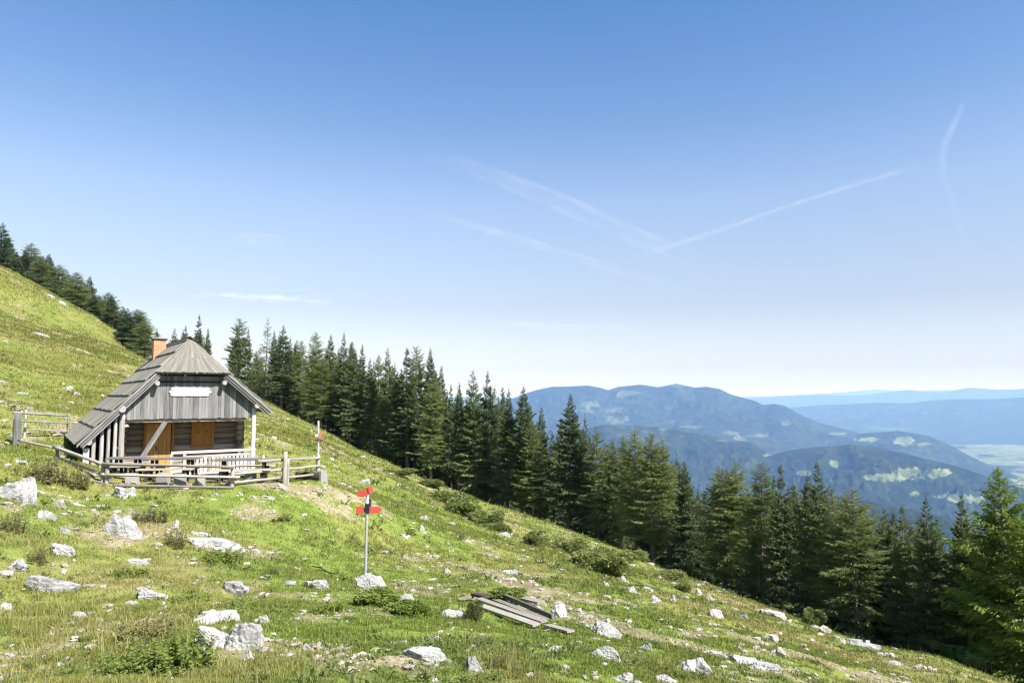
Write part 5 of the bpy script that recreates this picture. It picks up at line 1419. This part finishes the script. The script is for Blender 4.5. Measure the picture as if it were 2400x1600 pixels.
# ---------------------------------------------------------------- grass
def build_grass():
    rng = np.random.default_rng(77)
    parts = []
    def batch(n, r0, r1, az0, az1, hmul, two):
        a = np.radians(rng.uniform(az0, az1, n)); r = np.exp(rng.uniform(math.log(r0), math.log(r1), n))
        x = np.sin(a) * r; y = np.cos(a) * r
        clump = fbm(x / .28, y / .28, 201, 2)
        keep = rng.random(n) < sstep(.30, .55, clump) * .85 + .15
        x, y, r, clump = x[keep], y[keep], r[keep], clump[keep]
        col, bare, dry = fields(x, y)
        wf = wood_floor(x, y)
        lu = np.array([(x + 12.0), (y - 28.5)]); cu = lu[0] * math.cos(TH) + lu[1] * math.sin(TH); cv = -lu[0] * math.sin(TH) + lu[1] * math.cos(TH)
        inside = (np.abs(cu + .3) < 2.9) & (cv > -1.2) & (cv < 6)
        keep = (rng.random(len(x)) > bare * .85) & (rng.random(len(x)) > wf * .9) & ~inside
        x, y, r, col, dry, clump = x[keep], y[keep], r[keep], col[keep], dry[keep], clump[keep]
        n = len(x); z = height(x, y)
        tall = sstep(.5, .72, fbm(x / 2.1, y / 2.1, 301, 3)) * .9 + _ell(_dry, x, y) * 1.0
        h = (.025 + .04 * rng.random(n) ** 1.5 + .05 * tall * rng.random(n) + .035 * sstep(.5, .8, clump) * rng.random(n)) * hmul
        tallg = rng.random(n) < .006 + .05 * _ell(_dry, x, y)
        h = np.where(tallg, h * 2.0 + .09, h)
        h = h * np.clip(.75 + r / 40, 1, 2.2)
        w = np.maximum(.006, r * .0010) * rng.uniform(.7, 1.4, n) * np.where(tallg, .6, 1)
        straw = rng.random(n) < .05 + .22 * dry + .5 * tallg
        v = (rng.uniform(.62, 1.32, n) * (.80 + .40 * clump))[:, None]
        c = col * v * np.c_[rng.uniform(.88, 1.15, n), np.ones(n), rng.uniform(.8, 1.2, n)]
        c = np.where(straw[:, None], np.array([.36, .315, .145]) * v, c)
        az = rng.random(n) * 6.283; lean = np.abs(rng.normal(0, .45, n)) + .1
        hd = np.c_[np.cos(az), np.sin(az), np.zeros(n)]
        rot = rng.random(n) * 6.283; sd = np.c_[np.cos(rot), np.sin(rot), np.zeros(n)]
        P = np.c_[x, y, z - .012]
        up = np.array((0, 0, 1.0))
        tip = P + up * (h * np.cos(lean * .8))[:, None] + hd * (h * np.sin(lean))[:, None]
        if two:
            mid = P + up * (h * .55)[:, None] + hd * (h * np.sin(lean) * .28)[:, None]
            V = np.stack([P - sd * (w / 2)[:, None], P + sd * (w / 2)[:, None], mid + sd * (w * .4)[:, None], mid - sd * (w * .4)[:, None], tip], 1)
            k = np.arange(n)[:, None] * 5
            F4 = k + np.array([[0, 1, 2, 3]]); F3 = k + np.array([[3, 2, 4]]); m = 5
        else:
            V = np.stack([P - sd * (w / 2)[:, None], P + sd * (w / 2)[:, None], tip], 1)
            k = np.arange(n)[:, None] * 3; F4 = None; F3 = k + np.array([[0, 1, 2]]); m = 3
        return V.reshape(-1, 3), F3, F4, np.repeat(c, m, 0)
    V = []; F3 = []; F4 = []; Cc = []; off = 0
    for args in ((420000, 4.5, 13, -42, 42, 1.0, True), (560000, 11, 34, -42, 42, 1.0, False), (420000, 28, 100, -42, 40, 1.1, False), (200000, 80, 190, -42, -18, 1.5, False), (30000, 2, 8, -85, 85, 1.0, False)):
        v, f3, f4, c = batch(*args)
        V.append(v); F3.append(f3 + off); Cc.append(c)
        if f4 is not None: F4.append(f4 + off)
        off += len(v)
    me = raw_mesh("grass", np.concatenate(V), [np.concatenate(F4), np.concatenate(F3)], np.concatenate(Cc), False)
    tag(link_mesh("grass", me, M['grass']), "short sunlit meadow grass with dry straw and green tufts", "grass", kind="stuff")
build_grass()

# ---------------------------------------------------------------- gravel and low leafy plants nobody could count
def build_gravel():
    rng = np.random.default_rng(91)
    bm = bmesh.new(); bmesh.ops.create_icosphere(bm, subdivisions=1, radius=1.0)
    V0 = np.array([v.co for v in bm.verts]); F0 = np.array([[v.index for v in f.verts] for f in bm.faces]); bm.free()
    n = 60000
    a = np.radians(rng.uniform(-40, 38, n)); r = np.exp(rng.uniform(math.log(7), math.log(80), n))
    x = np.sin(a) * r; y = np.cos(a) * r
    _, bare, _ = fields(x, y); wf = wood_floor(x, y)
    keep = rng.random(n) < np.clip(bare * .17 + .034, 0, 1) * (1 - wf)
    x, y, r = x[keep], y[keep], r[keep]; n = len(x); z = height(x, y)
    sz = (.012 + .06 * rng.random(n) ** 3) * np.clip(r / 14, .8, 2.6)
    P = V0[None] * (1 + rng.normal(0, .22, (n, len(V0), 1)))
    P = P * (sz[:, None, None] * np.stack([rng.uniform(.8, 1.8, n), rng.uniform(.7, 1.2, n), rng.uniform(.35, .7, n)], -1)[:, None, :])
    th = rng.random(n) * 6.283; c, s_ = np.cos(th)[:, None], np.sin(th)[:, None]
    Q = np.stack([P[:, :, 0] * c - P[:, :, 1] * s_ + x[:, None], P[:, :, 0] * s_ + P[:, :, 1] * c + y[:, None], P[:, :, 2] + (z + sz * .1 + .012)[:, None]], -1)
    F = F0[None] + (np.arange(n) * len(V0))[:, None, None]
    me = raw_mesh("gravel", Q.reshape(-1, 3), F.reshape(-1, 3), None, False)
    tag(link_mesh("gravel", me, M['rock_warm']), "pale limestone chips strewn through the grass and along the worn paths", "gravel", kind="stuff")
build_gravel()
def build_weeds():
    rng = np.random.default_rng(93)
    n = 9000
    a = np.radians(rng.uniform(-40, 38, n)); r = np.exp(rng.uniform(math.log(5.5), math.log(75), n))
    x = np.sin(a) * r; y = np.cos(a) * r
    _, bare, _ = fields(x, y); wf = wood_floor(x, y)
    cu = (x + 11.85) * math.cos(TH) + (y - 27) * math.sin(TH); cv = -(x + 11.85) * math.sin(TH) + (y - 27) * math.cos(TH)
    keep = (rng.random(n) < sstep(.50, .68, fbm(x / 1.6, y / 1.6, 411, 3)) * (1 - bare)) & (wf < .5) & ~((np.abs(cu) < 3.6) & (cv > -3) & (cv < 8))
    x, y, r = x[keep], y[keep], r[keep]; n = len(x); z = height(x, y)
    m = 16
    base = np.repeat(np.c_[x, y, z], m, 0); rr = np.repeat(r, m); N = n * m
    big = np.repeat(rng.uniform(.5, 1.5, n), m)
    th = rng.random(N) * 6.283; el = rng.uniform(.15, 1.2, N)
    d = np.c_[np.cos(th) * np.cos(el), np.sin(th) * np.cos(el), np.sin(el)]
    sc = np.clip(rr / 16, .8, 2.2) * big
    base = base + d * (rng.uniform(0, .07, N) * sc)[:, None]
    ln = rng.uniform(.035, .09, N) * sc
    V, F = sprays(base, d, ln, ln * rng.uniform(.22, .5, N), rng, .35)
    me = raw_mesh("low_weeds", V, F, None, False, np.repeat(np.repeat(rng.random(n), m), 4))
    tag(link_mesh("low_weeds", me, M['low_weed']), "dark leafy herbs and tufts scattered through the meadow grass", "weeds", kind="stuff")
M['low_weed'] = foliage_mat("low_meadow_herbs", (.10, .145, .028), (.20, .22, .055), .42, 0.0)
build_weeds()
